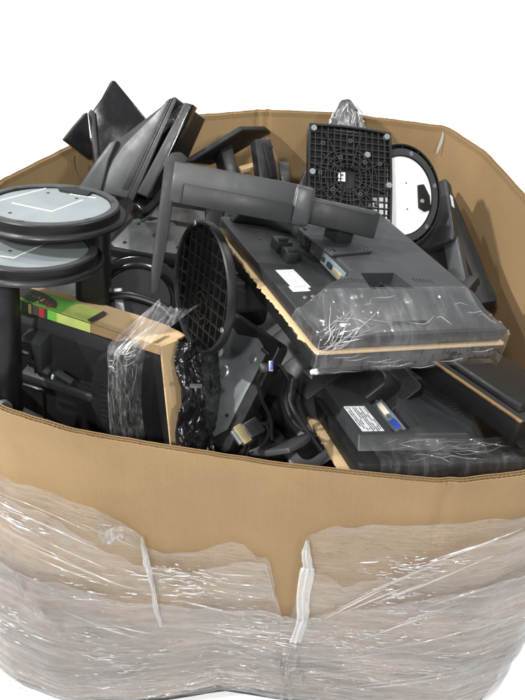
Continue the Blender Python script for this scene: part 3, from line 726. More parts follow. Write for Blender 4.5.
# carton: folded over the top and the right side
MO2 = MO
ca = thing('cut_carton', 'cut open carton with green printed flap, wrapped over the monitor standing at left', 'carton', MO, GC)
FA, FB, FC = ao(-14, 289, 1.50), ao(160, 347, 1.412), ao(8, 281, 1.56); FN = (FB-FA).cross(FC-FA).normalized()
FN = FN if FN.z > 0 else -FN
def fp(px, py, lift=0.): r = ray(px, py); return CAM+r*((FA-CAM).dot(FN)/r.dot(FN))+FN*lift
top_f = [fp(-14, 289), fp(160, 347), fp(186, 335), fp(150, 319), fp(60, 292), fp(8, 281), fp(-14, 276)]
def panel(pts3, th, up):
    """thin card panel through points lying near one plane"""
    I = MO.inverted(); q = [I @ p for p in pts3]; n = V((0, 0, 0))
    for i in range(len(q)): n += q[i].cross(q[(i+1) % len(q)])
    n.normalize(); n = n if n.dot(V(up)) > 0 else -n; bm = B(); a = [bm.verts.new(p) for p in q]; b = [bm.verts.new(p-n*th) for p in q]
    bm.faces.new(a); bm.faces.new(b[::-1])
    for i in range(len(q)): bm.faces.new([a[i], b[i], b[(i+1) % len(q)], a[(i+1) % len(q)]])
    return bm, n
tj = []
for i, p in enumerate(top_f): tj.append(p)
back = smooth_path([top_f[2], top_f[3], top_f[4], top_f[5], top_f[6]], 12)
back = [p+(FB-FA).cross(FN).normalized()*(.003*nz((i*.5, 0, 3))+.002*nz((i*1.3, 2, 1))) for i, p in enumerate(back)]
poly = [top_f[0], top_f[1]]+back
for p in poly: pass
bm, nt2 = panel(poly, .0035, (0, 1, 0)); obj('top_flap', bm, CARDE, ca)
# front lip of the flap, folded down a little over the monitor's top
bm, _ = panel([ao(-14, 289, 1.499), ao(160, 347, 1.411), ao(160.5, 355, 1.417), ao(-14, 299, 1.505)], .003, (0, 0, 1)); lip = obj('front_lip', bm, CARD, ca)
bm, _ = panel([ao(161, 347, 1.411), ao(178, 340, 1.44), ao(184.5, 452, 1.52), ao(172, 454, 1.50)], .0035, (.5, 0, 1)); obj('side_flap', bm, CARDE, ca)
# print on the flap and its lip
def on_flap(pts, lift):
    I = MO.inverted(); return [I @ fp(x, y, lift) for x, y in pts], I.to_3x3() @ FN
def flap_patch(name, pts, mat, lift, parent):
    q, n = on_flap(pts, lift); bm = B(); a = [bm.verts.new(p) for p in q]; f = bm.faces.new(a); ex = bmesh.ops.extrude_face_region(bm, geom=[f]); bmesh.ops.translate(bm, verts=[v for v in ex['geom'] if isinstance(v, bmesh.types.BMVert)], vec=n*.0006)
    return obj(name, bm, mat, parent, smooth=False)
flap = [o for o in ca.children if o.name.startswith('top_flap')][0]
flap_patch('green_print', [(-14, 285), (-14, 290), (59, 313), (92, 324), (106, 314), (75, 302), (55, 296), (20, 287)], GREEN, .0012, flap)
flap_patch('lime_print', [(62, 314), (92, 324), (106, 313), (80, 305), (70, 307)], LIME, .0020, flap)
ov = [(30+27*math.cos(a)+0*a, 299+9.0*math.sin(a)+.27*27*math.cos(a)) for a in [2*PI*k/40 for k in range(40)]]
flap_patch('dark_print', [(x, y) for x, y in ov if y < 288+(x+14)*.333][:] + [], DARKP, .0028, flap)
for (x, y, L, m, sl) in ((12, 294, 4, RED, -.3), (17, 293, 4, RED, -.3), (13, 298, 8, GINK, .1), (29, 296, 2.5, GPRINT, -1), (32, 298, 3, GPRINT, -.6), (35, 300, 3, GPRINT, -1), (28, 302, 3, GPRINT, .6), (38, 300, 2, PGOLD, -1.2), (40, 302, 2, PGOLD, -.5), (42, 301.5, 2.4, PGOLD, -.8), (36, 304, 2.2, PGOLD, -.9), (45, 304, 3, RED, -.4), (48, 306.5, 4, RED, -.5), (46, 308, 3, RED, -.5)):
    flap_patch('lettering', [(x, y), (x+L, y+L*sl+L*.3), (x+L, y+L*sl+1.3+L*.3), (x, y+1.3)], m, .0034, flap)
flap_patch('black_stamp', [(87, 322), (91, 325), (107, 316), (103, 313)], DARKP, .0036, flap)
def lip_patch(name, x0, x1, mat, lift):
    I = MO.inverted(); a = ao(-14, 289, 1.499); b = ao(160, 347, 1.411); c = ao(160.5, 355, 1.417); d = ao(-14, 299, 1.505)
    t0, t1 = (x0+14)/174, (x1+14)/174; q = [a.lerp(b, t0), a.lerp(b, t1), d.lerp(c, t1), d.lerp(c, t0)]; bm = B(); n = (b-a).cross(d-a).normalized()
    n = n if n.dot(CAM-a) > 0 else -n
    vs = [bm.verts.new(I @ (p+n*lift)) for p in q]; f = bm.faces.new(vs); return obj(name, bm, mat, lip, smooth=False)
lip_patch('dark_print', -14, 50, DARKP, .0012); lip_patch('green_print', 50.2, 59, GREEN, .0012); lip_patch('lime_print', 59.2, 93, LIME, .0012)
for x0, x1, m in ((12, 16, PGOLD), (22, 24, GPRINT), (31, 34, PGOLD), (42, 47, RED)): lip_patch('lettering', x0, x1, m, .0022)
bm = B()
for x0 in (152, 155):
    q, n = on_flap([(x0, 343.5), (x0+14, 336), (x0+14.6, 336.3), (x0+.8, 344)], .0015); bm.faces.new([bm.verts.new(p) for p in q])
obj('printed_line', bm, DARKP, flap)
# film band round its right end
wb = thing('cling_film', 'shiny band of clear film tied round the monitor standing on edge at left', 'cling film', MO, GF)
def band(i, j, n=70, m=46):
    t = i/(n-1); v = j/(m-1)
    L = lp(104+6*t, 334+118*t, .045); Rr_ = lp(146-2*t-6*math.sin(t*PI), 336+118*t, .045)
    if t < .12:
        k = 1-t/.12; L += V((.05*k, .016*k, -.085*k)); Rr_ += V((.05*k, .012*k, -.085*k))
    q = L.lerp(Rr_, v); s = t*.3
    wv = fbm((v*7+.8*math.sin(t*4), s*5, 3.3), 4)+.5*fbm((v*22, s*9, 8), 3)
    return q+V((0, 0, .012+wv*.006-.020*(2*v-1)**4))
bm = B(); sheet_grid(bm, band, 70, 46); obj('film', bm, BANDF, wb, ang=180)
FILMF[0] = lambda u, v: band(min(max(u, .01), .99)*69, min(max(v, .01), .99)*45)
rnd = random.Random(9); pth = []
for k in range(24):
    u = rnd.uniform(.02, .75); v = rnd.uniform(.08, .92); L = rnd.uniform(.06, .3); dv = rnd.uniform(-.12, .12)*(1+2*(u < .2)); pth.append([(u, v), (u+L/2, v+dv*.5+.03), (u+L, v+dv)])
for k in range(12):
    u = rnd.uniform(.10, .30); v = rnd.uniform(.05, .6); pth.append([(u, v), (u+rnd.uniform(-.03, .03), v+.12), (u+rnd.uniform(-.05, .05), v+.3)])
film_creases(pth, wb, (.0003, .0008), 2)
# ------------------------------------------------------------------ round stand bases, underside up, at the left
def disc_stand(label, c, n, xh, r, plate_mat, col_off, col_size, col_len, group=GS):
    M = frame_n(c, n, xh); t = thing('monitor_stand', label, 'monitor stand', M, group)
    bm = B(); add_lathe(bm, [(0, -.012), (r*.80, -.012), (r*.80, -.0015), (r*.82, 0), (r*.90, 0), (r*.915, -.002), (r*.915, -.014), (r*.985, -.014), (r, -.016), (r*1.01, -.019), (r*.998, -.023), (r*.93, -.026), (r*.5, -.032), (0, -.033)], 96)
    obj('round_base', bm, BLACK, t, ang=40)
    bm = B(); add_lathe(bm, [(r*.80, -.001), (r*.805, .0012), (r*.895, .0012), (r*.90, -.001)], 96); obj('ring', bm, LGREY, t, ang=40)
    bm = B(); add_lathe(bm, [(0, -.0035), (r*.792, -.0035), (r*.796, -.006), (r*.796, -.0118), (0, -.0118)], 96); pl = obj('underside_plate', bm, plate_mat, t, ang=30)
    return M, t, pl
def bar2(bm, a, b, wd, z): add_bar(bm, (a[0], a[1], z), (b[0], b[1], z), wd, .0006)
M1, t1, pl1 = disc_stand('upper of two round stands at the left, underside up, pale plate with white lines', at(50, 203.5, 1.375), (.069, .358, .931), (1, 0, 0), .125, SILV, None, None, None)
def L1(px, py): return trace(M1, [(px, py)], -.0035)[0]
bm = B()
bar2(bm, L1(12, 203), L1(52, 211.5), .0022, -.0032); bar2(bm, L1(52, 211.5), L1(83, 200), .0022, -.0032); bar2(bm, L1(-5, 202), L1(46, 188.5), .0022, -.0032); bar2(bm, L1(70, 194), L1(96, 198), .0022, -.0032)
obj('white_line', bm, LINEM, pl1)
for p in ((48, 193), (76.5, 198.5), (10, 213)):
    bm = B(); q = L1(*p); add_lathe(bm, [(0, -.0028), (.0028, -.0028), (.003, -.0034)], 12, *q); obj('screw', bm, BLACK, pl1)
pts = trace(M1, [(58, 187.5), (70, 187), (92, 192), (88, 195), (76, 193), (60, 190)], 0)
bm = B(); add_prism(bm, pts, -.010, .0012); obj('grip_slot', bm, HOLE, pl1, .001)
for k in range(6):
    bm = B(); a = k*PI/3+.3; add_box(bm, (.103*math.cos(a), .103*math.sin(a), .0006), (.012, .007, .0014), Matrix.Rotation(a+PI/2, 3, 'Z')); obj('rubber_pad', bm, CHAR, t1, .0004)
bm = B(); add_rbox(bm, .060, .050, -.36, -.028, .016, .062, .035); obj('neck', bm, BLACK, t1, .002)
M2, t2, pl2 = disc_stand('lower of two round stands at the left, tucked beneath the upper pale disc', at(29, 246, 1.33), (.10, .36, .925), (1, .05, 0), .118, SILV, None, None, None)
def L2(px, py): return trace(M2, [(px, py)], -.0035)[0]
bm = B(); bar2(bm, L2(0, 256), L2(14, 258), .002, -.0032); bar2(bm, L2(14, 258), L2(52, 240.5), .002, -.0032); bar2(bm, L2(44, 232), L2(64, 240), .0025, -.0032); obj('white_line', bm, LINEM, pl2)
bm = B(); q = L2(10, 251); add_lathe(bm, [(0, -.0028), (.0028, -.0028), (.003, -.0034)], 12, *q); obj('screw', bm, BLACK, pl2)
bm = B(); add_rbox(bm, .078, .06, -.30, -.028, .024, -.053, -.02); ncol = obj('neck', bm, BLACK, t2, .003)
bm = B(); add_tube(bm, [(-.04, -.055, -.27), (-.034, -.062, -.27)], .014, 18); obj('swivel_cap', bm, STEEL, ncol)

# ------------------------------------------------------------------ ribbed round base seen from below, on edge
NG = V((-.879, -.372, .30)); MG = frame_n(at(200, 288, 1.335), NG, (-.05, .35, 1))
g = thing('monitor_stand', 'round black stand base on edge, ribbed grid underside turned to the left', 'monitor stand', MG, GS)
r = .108
bm = B(); add_lathe(bm, [(0, -.016), (r*.92, -.016), (r*.93, .0), (r*.965, .002), (r*.99, 0), (r, -.006), (r*.99, -.012), (r*.9, -.018), (0, -.020)], 96); obj('round_base', bm, BLACK, g, ang=40)
bm = B(); 
for k in range(-4, 5):
    y = k*.0215; L = math.sqrt(max(0, (r*.925)**2-y*y)); 
    add_box(bm, (0, y, -.010), (2*L, .0022, .012))
    add_box(bm, (y, 0, -.0104), (.0022, 2*L, .012))
add_lathe(bm, [(.02, -.016), (.02, -.004), (.024, -.004), (.024, -.016)], 24, -.03, 0)
add_lathe(bm, [(.033, -.016), (.033, -.006), (.036, -.006), (.036, -.016)], 24, -.03, 0); obj('rib', bm, BLACK, g, smooth=False)
for a in (.4, 2.3, 4.4):
    bm = B(); add_lathe(bm, [(0, .0042), (.004, .0042), (.0045, .002)], 12, r*.96*math.cos(a), r*.96*math.sin(a)); obj('rubber_foot', bm, STEEL, g)
bm = B(); add_rbox(bm, .052, .062, -.13, -.025, .012, -.012, -.0); obj('neck', bm, BLACK2, g, .004)
# ------------------------------------------------------------------ square ribbed base at the back
MI = frame((.168, .09, 1.113), (.97, .11, -.2), (.02, .84, .55))
ib = thing('monitor_stand', 'square black stand base seen from below, spider web of ribs and silver screws', 'monitor stand', MI, GS)
hw, hh = .083, .0965
def barrel(w, h, b): 
    pts = []
    for k in range(9): t = -1+2*k/8; pts.append((w*t, -h-b*(1-t*t)))
    for k in range(9): t = -1+2*k/8; pts.append((w+b*.6*(1-t*t), h*t))
    for k in range(9): t = 1-2*k/8; pts.append((w*t, h+b*(1-t*t)))
    for k in range(9): t = 1-2*k/8; pts.append((-w-b*.3*(1-t*t), h*t))
    out = [pts[0]]
    for p in pts[1:]:
        if (V(p)-V(out[-1])).length > 1e-4: out.append(p)
    if (V(out[0])-V(out[-1])).length < 1e-4: out.pop()
    return out
o_, i_ = barrel(hw, hh, .004), barrel(hw-.0045, hh-.0045, .004)
bm = B(); n = len(o_)
va = [[bm.verts.new((x, y, z)) for x, y in pl] for pl, z in ((o_, -.014), (o_, .002), (i_, .002), (i_, -.014))]
for a, b in zip(va, va[1:]+va[:1]):
    for k in range(n): bm.faces.new([a[k], a[(k+1) % n], b[(k+1) % n], b[k]])
obj('outer_frame', bm, BLACK, ib, .001)
bm = B(); add_prism(bm, [(-hw+.002, -hh+.002), (.030, -hh+.002), (.034, -.035), (hw-.003, -.030), (hw-.003, hh-.002), (-hw+.002, hh-.002)], -.016, -.012); obj('backing', bm, BLACK2, ib)
ctr = V((-.004, -.004))
bm = B()
def clipbar(a, b, h=.0075, wd=.0016, z=-.0045): add_bar(bm, (a[0], a[1], z), (b[0], b[1], z), wd, h)
k = -hw+.013
while k < hw-.004:
    if abs(k-ctr.x) < .014: clipbar((k, -hh+.003), (k, ctr.y-.018)); clipbar((k, ctr.y+.018), (k, hh-.003))
    else: clipbar((k, -hh+.003), (k, hh-.003))
    k += .0128
k = -hh+.013
while k < hh-.004:
    if abs(k-ctr.y) < .016: clipbar((-hw+.003, k), (ctr.x-.016, k), .0065, .0016, -.0052); clipbar((ctr.x+.016, k), (hw-.003, k), .0065, .0016, -.0052)
    else: clipbar((-hw+.003, k), (hw-.003, k), .0065, .0016, -.0052)
    k += .0128
for a in range(16):
    t = a*PI/8+.1; d = V((math.cos(t), math.sin(t))); L = min((hw-.004)/max(1e-6, abs(d.x)), (hh-.004)/max(1e-6, abs(d.y)))*(.96 if a % 2 else .66); clipbar(ctr+d*.020, ctr+d*L, .0085, .0014, -.0036)
for rr in (.027, .036, .046, .058):
    for a in range(32):
        if rr > .05 and 26 <= a: continue
        p, q = [ctr+V((math.cos(t), math.sin(t)))*rr for t in (a*PI/16, (a+1)*PI/16)]; clipbar(p, q, .0085, .0014, -.0036)
obj('rib', bm, CHAR, ib, smooth=False)
for x, y in ((-.055, .06), (.0, .07), (.06, .03), (-.02, .035), (.02, -.035), (-.05, -.06), (.055, -.05), (0, -.075), (-.06, .0), (.03, .03), (.02, -.07), (-.035, -.03)):
    bm = B(); add_lathe(bm, [(.0022, -.004), (.0022, .0012), (.0042, .0012), (.0042, -.008)], 14, x, y); obj('boss', bm, LGREY, ib)
for x, y in ((-.074, .087), (.074, .086), (-.076, .0), (.078, -.012), (.074, -.086), (.034, .045)):
    bm = B(); add_lathe(bm, [(0, .0030), (.0018, .0032), (.0020, .0042), (.0056, .0040), (.0062, .001), (.0062, -.006)], 18, x, y); obj('screw_cap', bm, STEEL, ib)
bm = B(); add_prism(bm, [(ctr.x-.016, ctr.y-.018), (ctr.x+.016, ctr.y-.018), (ctr.x+.016, ctr.y+.018), (ctr.x-.016, ctr.y+.018)], -.0118, -.010); sc = obj('socket_hole', bm, HOLE, ib)
bm = B(); add_box(bm, (ctr.x-.012, ctr.y+.002, -.004), (.014, .018, .0008)); so = obj('label_sticker', bm, PAPER, ib)
bm = B(); add_box(bm, (ctr.x-.012, ctr.y+.005, -.0034), (.007, .004, .0004)); add_box(bm, (ctr.x-.013, ctr.y-.002, -.0034), (.009, .0016, .0004)); obj('print', bm, INK, so)
bm = B(); add_rbox(bm, .05, .06, -.10, -.016, .012, -.004, -.004); obj('neck', bm, BLACK2, ib, .003)

# ------------------------------------------------------------------ white round base behind it
MJ = frame_n((.287, .150, 1.020), (.511, -.623, .593), (1, .1, -.4)); r = .106
jb = thing('monitor_stand', 'round black stand base with a bright white underside plate and a black slot', 'monitor stand', MJ, GS)
bm = B(); add_lathe(bm, [(0, -.012), (r*.76, -.012), (r*.76, -.001), (r*.78, 0), (r*.895, 0), (r*.90, -.002), (r*.90, -.016), (r*.955, -.016), (r*.957, -.002), (r*.985, -.001), (r, -.006), (r, -.022), (r*.95, -.028), (0, -.030)], 96); obj('round_base', bm, BLACK, jb, ang=40)
bm = B(); add_lathe(bm, [(0, -.0025), (r*.745, -.0025), (r*.752, -.005), (r*.752, -.0118), (0, -.0118)], 96); pj = obj('underside_plate', bm, WHITE, jb)
bm = B(); add_lathe(bm, [(r*.77, -.001), (r*.775, .0008), (r*.89, .0008), (r*.897, -.001)], 96); obj('ring', bm, LGREY, jb, ang=40)
for k in range(14):
    bm = B(); a = k*2*PI/14; add_box(bm, (r*.925*math.cos(a), r*.925*math.sin(a), -.009), (.006, .0022, .014), Matrix.Rotation(a, 3, 'Z')); obj('rim_rib', bm, BLACK, jb)
for k in range(6):
    bm = B(); a = k*PI/3+.5; q = (r*.835*math.cos(a), r*.835*math.sin(a)); add_lathe(bm, [(0, .0012), (.005, .0012), (.0055, -.001)], 16, *q); obj('rubber_pad', bm, STEEL, jb)
pts = trace(MJ, [(418, 185), (424, 184), (430, 196), (431, 210), (425, 212), (419, 208)], 0)
bm = B(); add_prism(bm, pts, -.006, .0010); gs = obj('grip_slot', bm, BLACK, jb, .002)
bm = B(); q = trace(MJ, [(422, 201)], .001)[0]; add_lathe(bm, [(0, .0035), (.004, .0035), (.005, .0008)], 16, *q); obj('screw', bm, SCREW, gs)
for p in ((407, 183), (408, 209)):
    bm = B(); q = trace(MJ, [p], 0)[0]; add_lathe(bm, [(0, -.0018), (.0016, -.0018), (.0018, -.0026)], 10, *q); obj('peg_hole', bm, HOLE, pj)
bm = B(); add_rbox(bm, .05, .05, -.12, -.028, .012); obj('neck', bm, BLACK2, jb, .003)

# ------------------------------------------------------------------ stand leaning behind the white disc, by the right wall
ML = frame_px((459, 243, 1.76), (414, 262, 1.82), (433, 164, 1.90))
lb = thing('monitor_stand', 'charcoal stand leaning behind the white disc, plate on top and neck pointing down', 'monitor stand', ML, GS)
Z = 1
bm = B(); add_prism(bm, [(.0, -.004), (.07, .0), (.10, .03), (.10, .155), (.0, .165), (-.003, .15), (-.003, .01)], -.026, 0); pl = obj('base_plate', bm, CHAR, lb, .006, seg=3)
bm = B(); pts = trace(ML, [(447, 186), (450, 187), (455, 198), (454, 202), (449, 194)], -.001)
q = [V((x, y, 0)) for x, y in pts]
add_bar(bm, (-.0036, .118, -.014), (-.0036, .088, -.012), .0010, .010, (0, 0, 1)); obj('white_sticker', bm, PAPER, pl)
I = ML.inverted()
bm = B(); add_bar(bm, I @ at(452, 240, 1.775), I @ at(461, 288, 1.70), .036, .026, (0, 0, 1)); obj('neck', bm, GREY, lb, .005, seg=3)
bm = B(); add_bar(bm, I @ at(470, 278, 1.70), I @ at(455, 297, 1.68), .05, .02, (0, 0, 1)); obj('swivel_block', bm, BLACK2, lb, .004)

# ------------------------------------------------------------------ film-wrapped black stand sticking up behind the square base
MK = view_frame((345, 116), 1.83, tilt=-.4)
kb = thing('wrapped_stand', 'black stand wrapped in clear film, poking up behind the square ribbed base', 'monitor stand', MK, GS)
pts = trace(MK, [(324, 150), (334, 112), (341, 98), (350, 97), (358, 108), (363, 150)][::-1])
bm = B(); add_prism(bm, pts, -.05, -.004); obj('neck', bm, CHAR, kb, .006, seg=3)
def kf(i, j):
    t = i/39; v = j/31*2*PI; x0 = -.052+.028*(t**1.5); x1 = .052-.030*(t**2); c = (x0+x1)/2+.004*t; rx = (x1-x0)/2*.98
    wv = fbm((math.cos(v)*2, math.sin(v)*2, t*7), 4); y = -.07+.112*t-(.0 if t < .97 else 0)
    s = 1 if t < .85 else math.sqrt(max(.02, 1-((t-.85)/.15)**2))
    return V((c+(rx*s+wv*.006)*math.cos(v), y+.004*wv, -.027+(.030*s+wv*.006)*math.sin(v)))
bm = B(); sheet_grid(bm, kf, 40, 32); obj('film', bm, BANDF, kb, ang=180)
FILMF[0] = lambda u, v: kf(min(max(u, .01), .99)*39, v*31)
rnd = random.Random(12); film_creases([[(u, v), (u+.12, v+rnd.uniform(-.05, .05)), (u+.25, v+rnd.uniform(-.08, .08))] for u, v in [(rnd.uniform(.45, .75), rnd.uniform(.0, .5)) for k in range(18)]], kb, (.0004, .0009), 3)
# black foot and dark post left of it
MX = view_frame((305, 190), 1.66, tilt=-.5)
xb = thing('monitor_stand', 'rounded black stand edge showing at the left side of the square ribbed base', 'monitor stand', MX, GS)
pts = trace(MX, [(297, 186), (302, 172), (309, 165), (309, 205), (300, 205)][::-1]); bm = B(); add_prism(bm, pts, -.08, 0); obj('base_plate', bm, BLACK, xb, .008, seg=3)
pts = trace(MX, [(306, 196), (312, 196), (330, 240), (318, 245)][::-1], -.03); bm = B(); add_prism(bm, pts, -.07, -.03); obj('neck', bm, BLACK2, xb, .006)

# ------------------------------------------------------------------ grey monitor seen from its side at the back left, and the slab beside it
MB = view_frame((130, 150), 1.56, tilt=-.12, pan=-.30)
bb = thing('monitor', 'grey monitor tipped up on its corner at the back left, seen edge on', 'monitor', MB, GM)
pts = trace(MB, [(133, 203), (127, 197), (174, 96), (178, 99)][::-1]); bm = B(); add_prism(bm, pts, -.24, .001); obj('bezel', bm, BLACK, bb, .003, seg=3)
p1 = [(127, 198), (84, 190), (92, 176), (107, 153), (118, 138), (163, 103), (173.5, 96.5)]
pts = trace(MB, p1[::-1]); tp = trace(MB, [(127, 198), (97, 191), (104, 180), (114, 160), (124, 145), (164, 104), (173.5, 96.5)][::-1], 0)
bm = B(); add_prism(bm, pts, -.22, -.012, None); add_prism(bm, [(x, y) for x, y in pts], -.012, .0, tp); bmesh.ops.remove_doubles(bm, verts=bm.verts[:], dist=1e-5); obj('rear_housing', bm, GREY, bb, .002, ang=25)
pts = trace(MB, [(104, 192), (80, 190), (98, 162), (112, 143), (120, 141), (112, 160)][::-1], -.01); bm = B(); add_prism(bm, pts, -.2, .006); obj('rear_cover', bm, GREY, bb, .004, seg=3)
pts = trace(MB, [(128, 190), (122, 189), (166, 101), (171, 98)][::-1], .0005); bm = B(); add_prism(bm, pts, -.01, .002); obj('bezel_seam', bm, CHAR, bb, .0008)
MB2 = view_frame((160, 150), 1.55, tilt=-.1, pan=-.22)
b2 = thing('flat_panel', 'thin black screen panel leaning against the edge of the grey tipped up monitor', 'screen panel', MB2)
pts = trace(MB2, [(148, 198), (136, 193), (184, 102), (192, 104)][::-1]); bm = B(); add_prism(bm, pts, -.05, 0); obj('bezel', bm, CHAR, b2, .003, seg=3)
pts = trace(MB2, [(150, 196), (146, 199), (190, 106), (193, 104)][::-1], .001); bm = B(); add_prism(bm, pts, -.045, .0015); obj('glass_edge', bm, GLOSS, b2, .001)
c = thing('cling_film', 'scrap of clear film caught on the top corner of the thin black panel', 'cling film', MB2, GF)
def cfn(i, j):
    q = trace(MB2, [(168+i*.62-j*.25, 118-i*.6+j*.9)], 0)[0]; return V((q[0], q[1], .004+.006*fbm((i*.3, j*.3, 2), 3)))
bm = B(); sheet_grid(bm, cfn, 28, 18); obj('film', bm, CLING, c, ang=180)
MB3 = view_frame((150, 188), 1.60, tilt=-.35, pan=.2)
b3 = thing('stand_bracket', 'glossy black angled bracket below the thin leaning panel, silver screw on it', 'bracket', MB3)
pts = trace(MB3, [(136, 196), (148, 199), (163, 180), (168, 166), (178, 160), (176, 176), (166, 196), (150, 214), (143, 214), (134, 204)][::-1]); bm = B(); add_prism(bm, pts, -.06, 0); obj('arm', bm, GLOSS, b3, .006, seg=3)
bm = B(); q = trace(MB3, [(163, 168)], 0)[0]; add_lathe(bm, [(0, .008), (.005, .007), (.006, .0)], 16, *q); obj('screw', bm, STEEL, b3)

# ------------------------------------------------------------------ glossy black angular base at the very back left
MA = view_frame((112, 125), 1.74, tilt=-.25, pan=-.15)
ab = thing('monitor_stand', 'glossy black angular stand base rising above the rim at the back left', 'monitor stand', MA, GS)
pts = trace(MA, [(97, 161), (91, 112), (101, 98), (110, 81), (114, 79), (146, 118), (160, 145), (130, 165)][::-1]); bm = B(); add_prism(bm, pts, -.022, 0); obj('base_plate', bm, GLOSS, ab, .005, seg=3)
pts = trace(MA, [(95, 163), (99, 160), (95, 113), (91, 109), (88, 113)], .003)[::-1]; bm = B(); add_prism(bm, pts, -.02, .004); obj('fold_edge', bm, BLACK2, ab, .001)
MA2 = view_frame((82, 132), 1.72, tilt=-.1, pan=.5)
pts = trace(MA2, [(93, 160), (88, 112), (76, 126), (66, 139), (80, 150)][::-1]); bm = B(); add_prism(bm, pts, -.02, 0); bm.transform(MA.inverted() @ MA2); obj('side_wing', bm, GLOSS, ab, .002, seg=2)
# thin loose wire by the wall
bm = B(); add_tube(bm, smooth_path([at(75, 156, 1.80), at(75, 166, 1.80), at(79, 176, 1.79), at(88, 186, 1.78)], 8), .0012, 6)
tag(obj('wire', bm, BLACK), 'thin black wire hanging beside the glossy black angular base', 'wire')

# ------------------------------------------------------------------ tilted plate, post and scraps at the back wall
MM = frame_px((190, 157, 1.77), (238, 126, 1.82), (222, 156, 1.92))
mb = thing('monitor_stand', 'flat black stand plate tilted against the back wall, short neck below it', 'monitor stand', MM, GS)
Lx = (at(238, 126, 1.82)-at(190, 157, 1.77)).length; pts = trace(MM, [(180, 158), (190, 156), (237, 127), (240, 125.5), (264, 125.5), (268, 128.5), (262, 132), (226, 153), (206, 161)])
bm = B(); add_prism(bm, pts, -.014, .0); obj('base_plate', bm, BLACK2, mb, .004, seg=3)
I = MM.inverted(); bm = B(); add_bar(bm, I @ at(222, 146, 1.86), I @ at(232, 190, 1.82), .040, .032, (0, 0, 1)); obj('neck', bm, CHAR, mb, .004)
bm = B(); add_bar(bm, I @ at(226.5, 150, 1.838), I @ at(233, 172, 1.82), .006, .004, (0, 0, 1)); obj('neck_trim', bm, STEEL, mb, .001)
MN = view_frame((267, 160), 1.80, tilt=-.2, pan=.35)
nb = thing('stand_post', 'upright charcoal stand post in front of the back wall, bolt hole near its top', 'stand post', MN, GS)
pts = trace(MN, [(255, 139), (271, 138.5), (279, 178), (264, 200), (260, 180)][::-1]); bm = B(); add_prism(bm, pts, -.035, 0); po = obj('post', bm, CHAR, nb, .003)
pts = trace(MN, [(262, 143), (269, 142), (276, 178), (270, 178)][::-1], .0); bm = B(); add_prism(bm, pts, -.004, .004); obj('post_rail', bm, BLACK, po, .0015)
bm = B(); q = trace(MN, [(271, 147)], .004)[0]; add_lathe(bm, [(0, .0055), (.004, .0055), (.0042, .002)], 14, *q); obj('bolt_hole', bm, HOLE, po)
bm = B(); add_bar(bm, at(240, 170, 1.84), at(262, 164, 1.86), .016, .010); o = obj('wood_strip', bm, CARDE, None, .001); tag(o, 'pale strip of wood lying beside the upright charcoal post', 'wood strip')
MZ = view_frame((283, 170), 1.86, tilt=-.3); zb = thing('plastic_cap', 'small clear plastic cap standing right of the upright charcoal post', 'plastic cap', MZ)
pts = trace(MZ, [(278, 161), (286, 161), (289, 166), (289, 184), (280, 184)][::-1]); bm = B(); add_prism(bm, pts, -.03, -.003); obj('core', bm, GREY, zb, .003)
pts = trace(MZ, [(277, 160), (287, 160), (290, 165), (290, 185), (279, 185)][::-1]); bm = B(); add_prism(bm, pts, -.034, .0); obj('shell', bm, CLING, zb, .004)
# black stand column under the neck of the big monitor
MV = view_frame((214, 210), 1.66, tilt=-.2); vb2 = thing('stand_post', 'black stand post standing in shade under the long grey neck', 'stand post', MV, GS)
pts = trace(MV, [(204, 196), (226, 200), (222, 232), (206, 236)][::-1]); bm = B(); add_prism(bm, pts, -.05, 0); obj('post', bm, BLACK2, vb2, .005)
bm = B(); q = trace(MV, [(215, 208)], 0)[0]; add_lathe(bm, [(0, .004), (.003, .004), (.004, 0)], 12, *q); obj('bolt', bm, GOLD, vb2)

# ------------------------------------------------------------------ grey plate base and glossy round base in the shade at the left
MD = frame((-.222, .135, .925), (.94, -.33, .07), (.34, .93, -.12))
db = thing('monitor_stand', 'flat stand base with a steel underside plate, lying between round stand and neck', 'monitor stand', MD, GS)
bm = B(); add_rbox(bm, .186, .145, -.022, -.001, .022); obj('base_plate', bm, BLACK, db, .003)
bm = B(); add_prism(bm, [(-.082, -.055), (-.07, -.064), (.03, -.064), (.04, -.05), (.06, -.05), (.08, -.04), (.08, .05), (.02, .05), (.01, .06), (-.03, .062), (-.04, .05), (-.078, .05)], -.001, .0012); st = obj('steel_plate', bm, STEEL, db, .0006)
for x, y in ((-.06, .03), (.055, .035), (-.055, -.045), (.06, -.03), (-.01, .045)):
    bm = B(); add_lathe(bm, [(0, .0034), (.0035, .0030), (.0045, .0012)], 12, x, y); obj('screw', bm, CHAR, st)
bm = B(); add_lathe(bm, [(0, .0022), (.011, .0022), (.0122, .0012)], 24, .0, .0); obj('hub_disc', bm, LGREY, st)
ME = frame_n(at(137, 300, 1.55), (.15, -.35, .92), (1, 0, 0))
eb = thing('monitor_stand', 'glossy black round stand base deep in shade below the steel plate base', 'monitor stand', ME, GS)
bm = B(); add_lathe(bm, [(0, -.004), (.062, -.002), (.066, .004), (.074, .009), (.084, .010), (.092, .006), (.095, -.002), (.090, -.012), (0, -.016)], 72); obj('round_base', bm, GLOSS, eb, ang=60); bm = B(); add_lathe(bm, [(0, .0035), (.062, .0035), (.064, 0)], 48); obj('hub_disc', bm, BLACK2, eb)
I = ME.inverted(); bm = B(); add_bar(bm, I @ at(118, 290, 1.51), I @ at(121, 318, 1.47), .016, .012, (0, -.3, 1)); obj('steel_tongue', bm, STEEL, eb, .002)
bm = B(); add_tube(bm, smooth_path([I @ at(100, 300, 1.50), I @ at(128, 296, 1.49), I @ at(160, 306, 1.49), I @ at(172, 318, 1.49)], 8), .009, 12); obj('tube', bm, BLACK, eb)

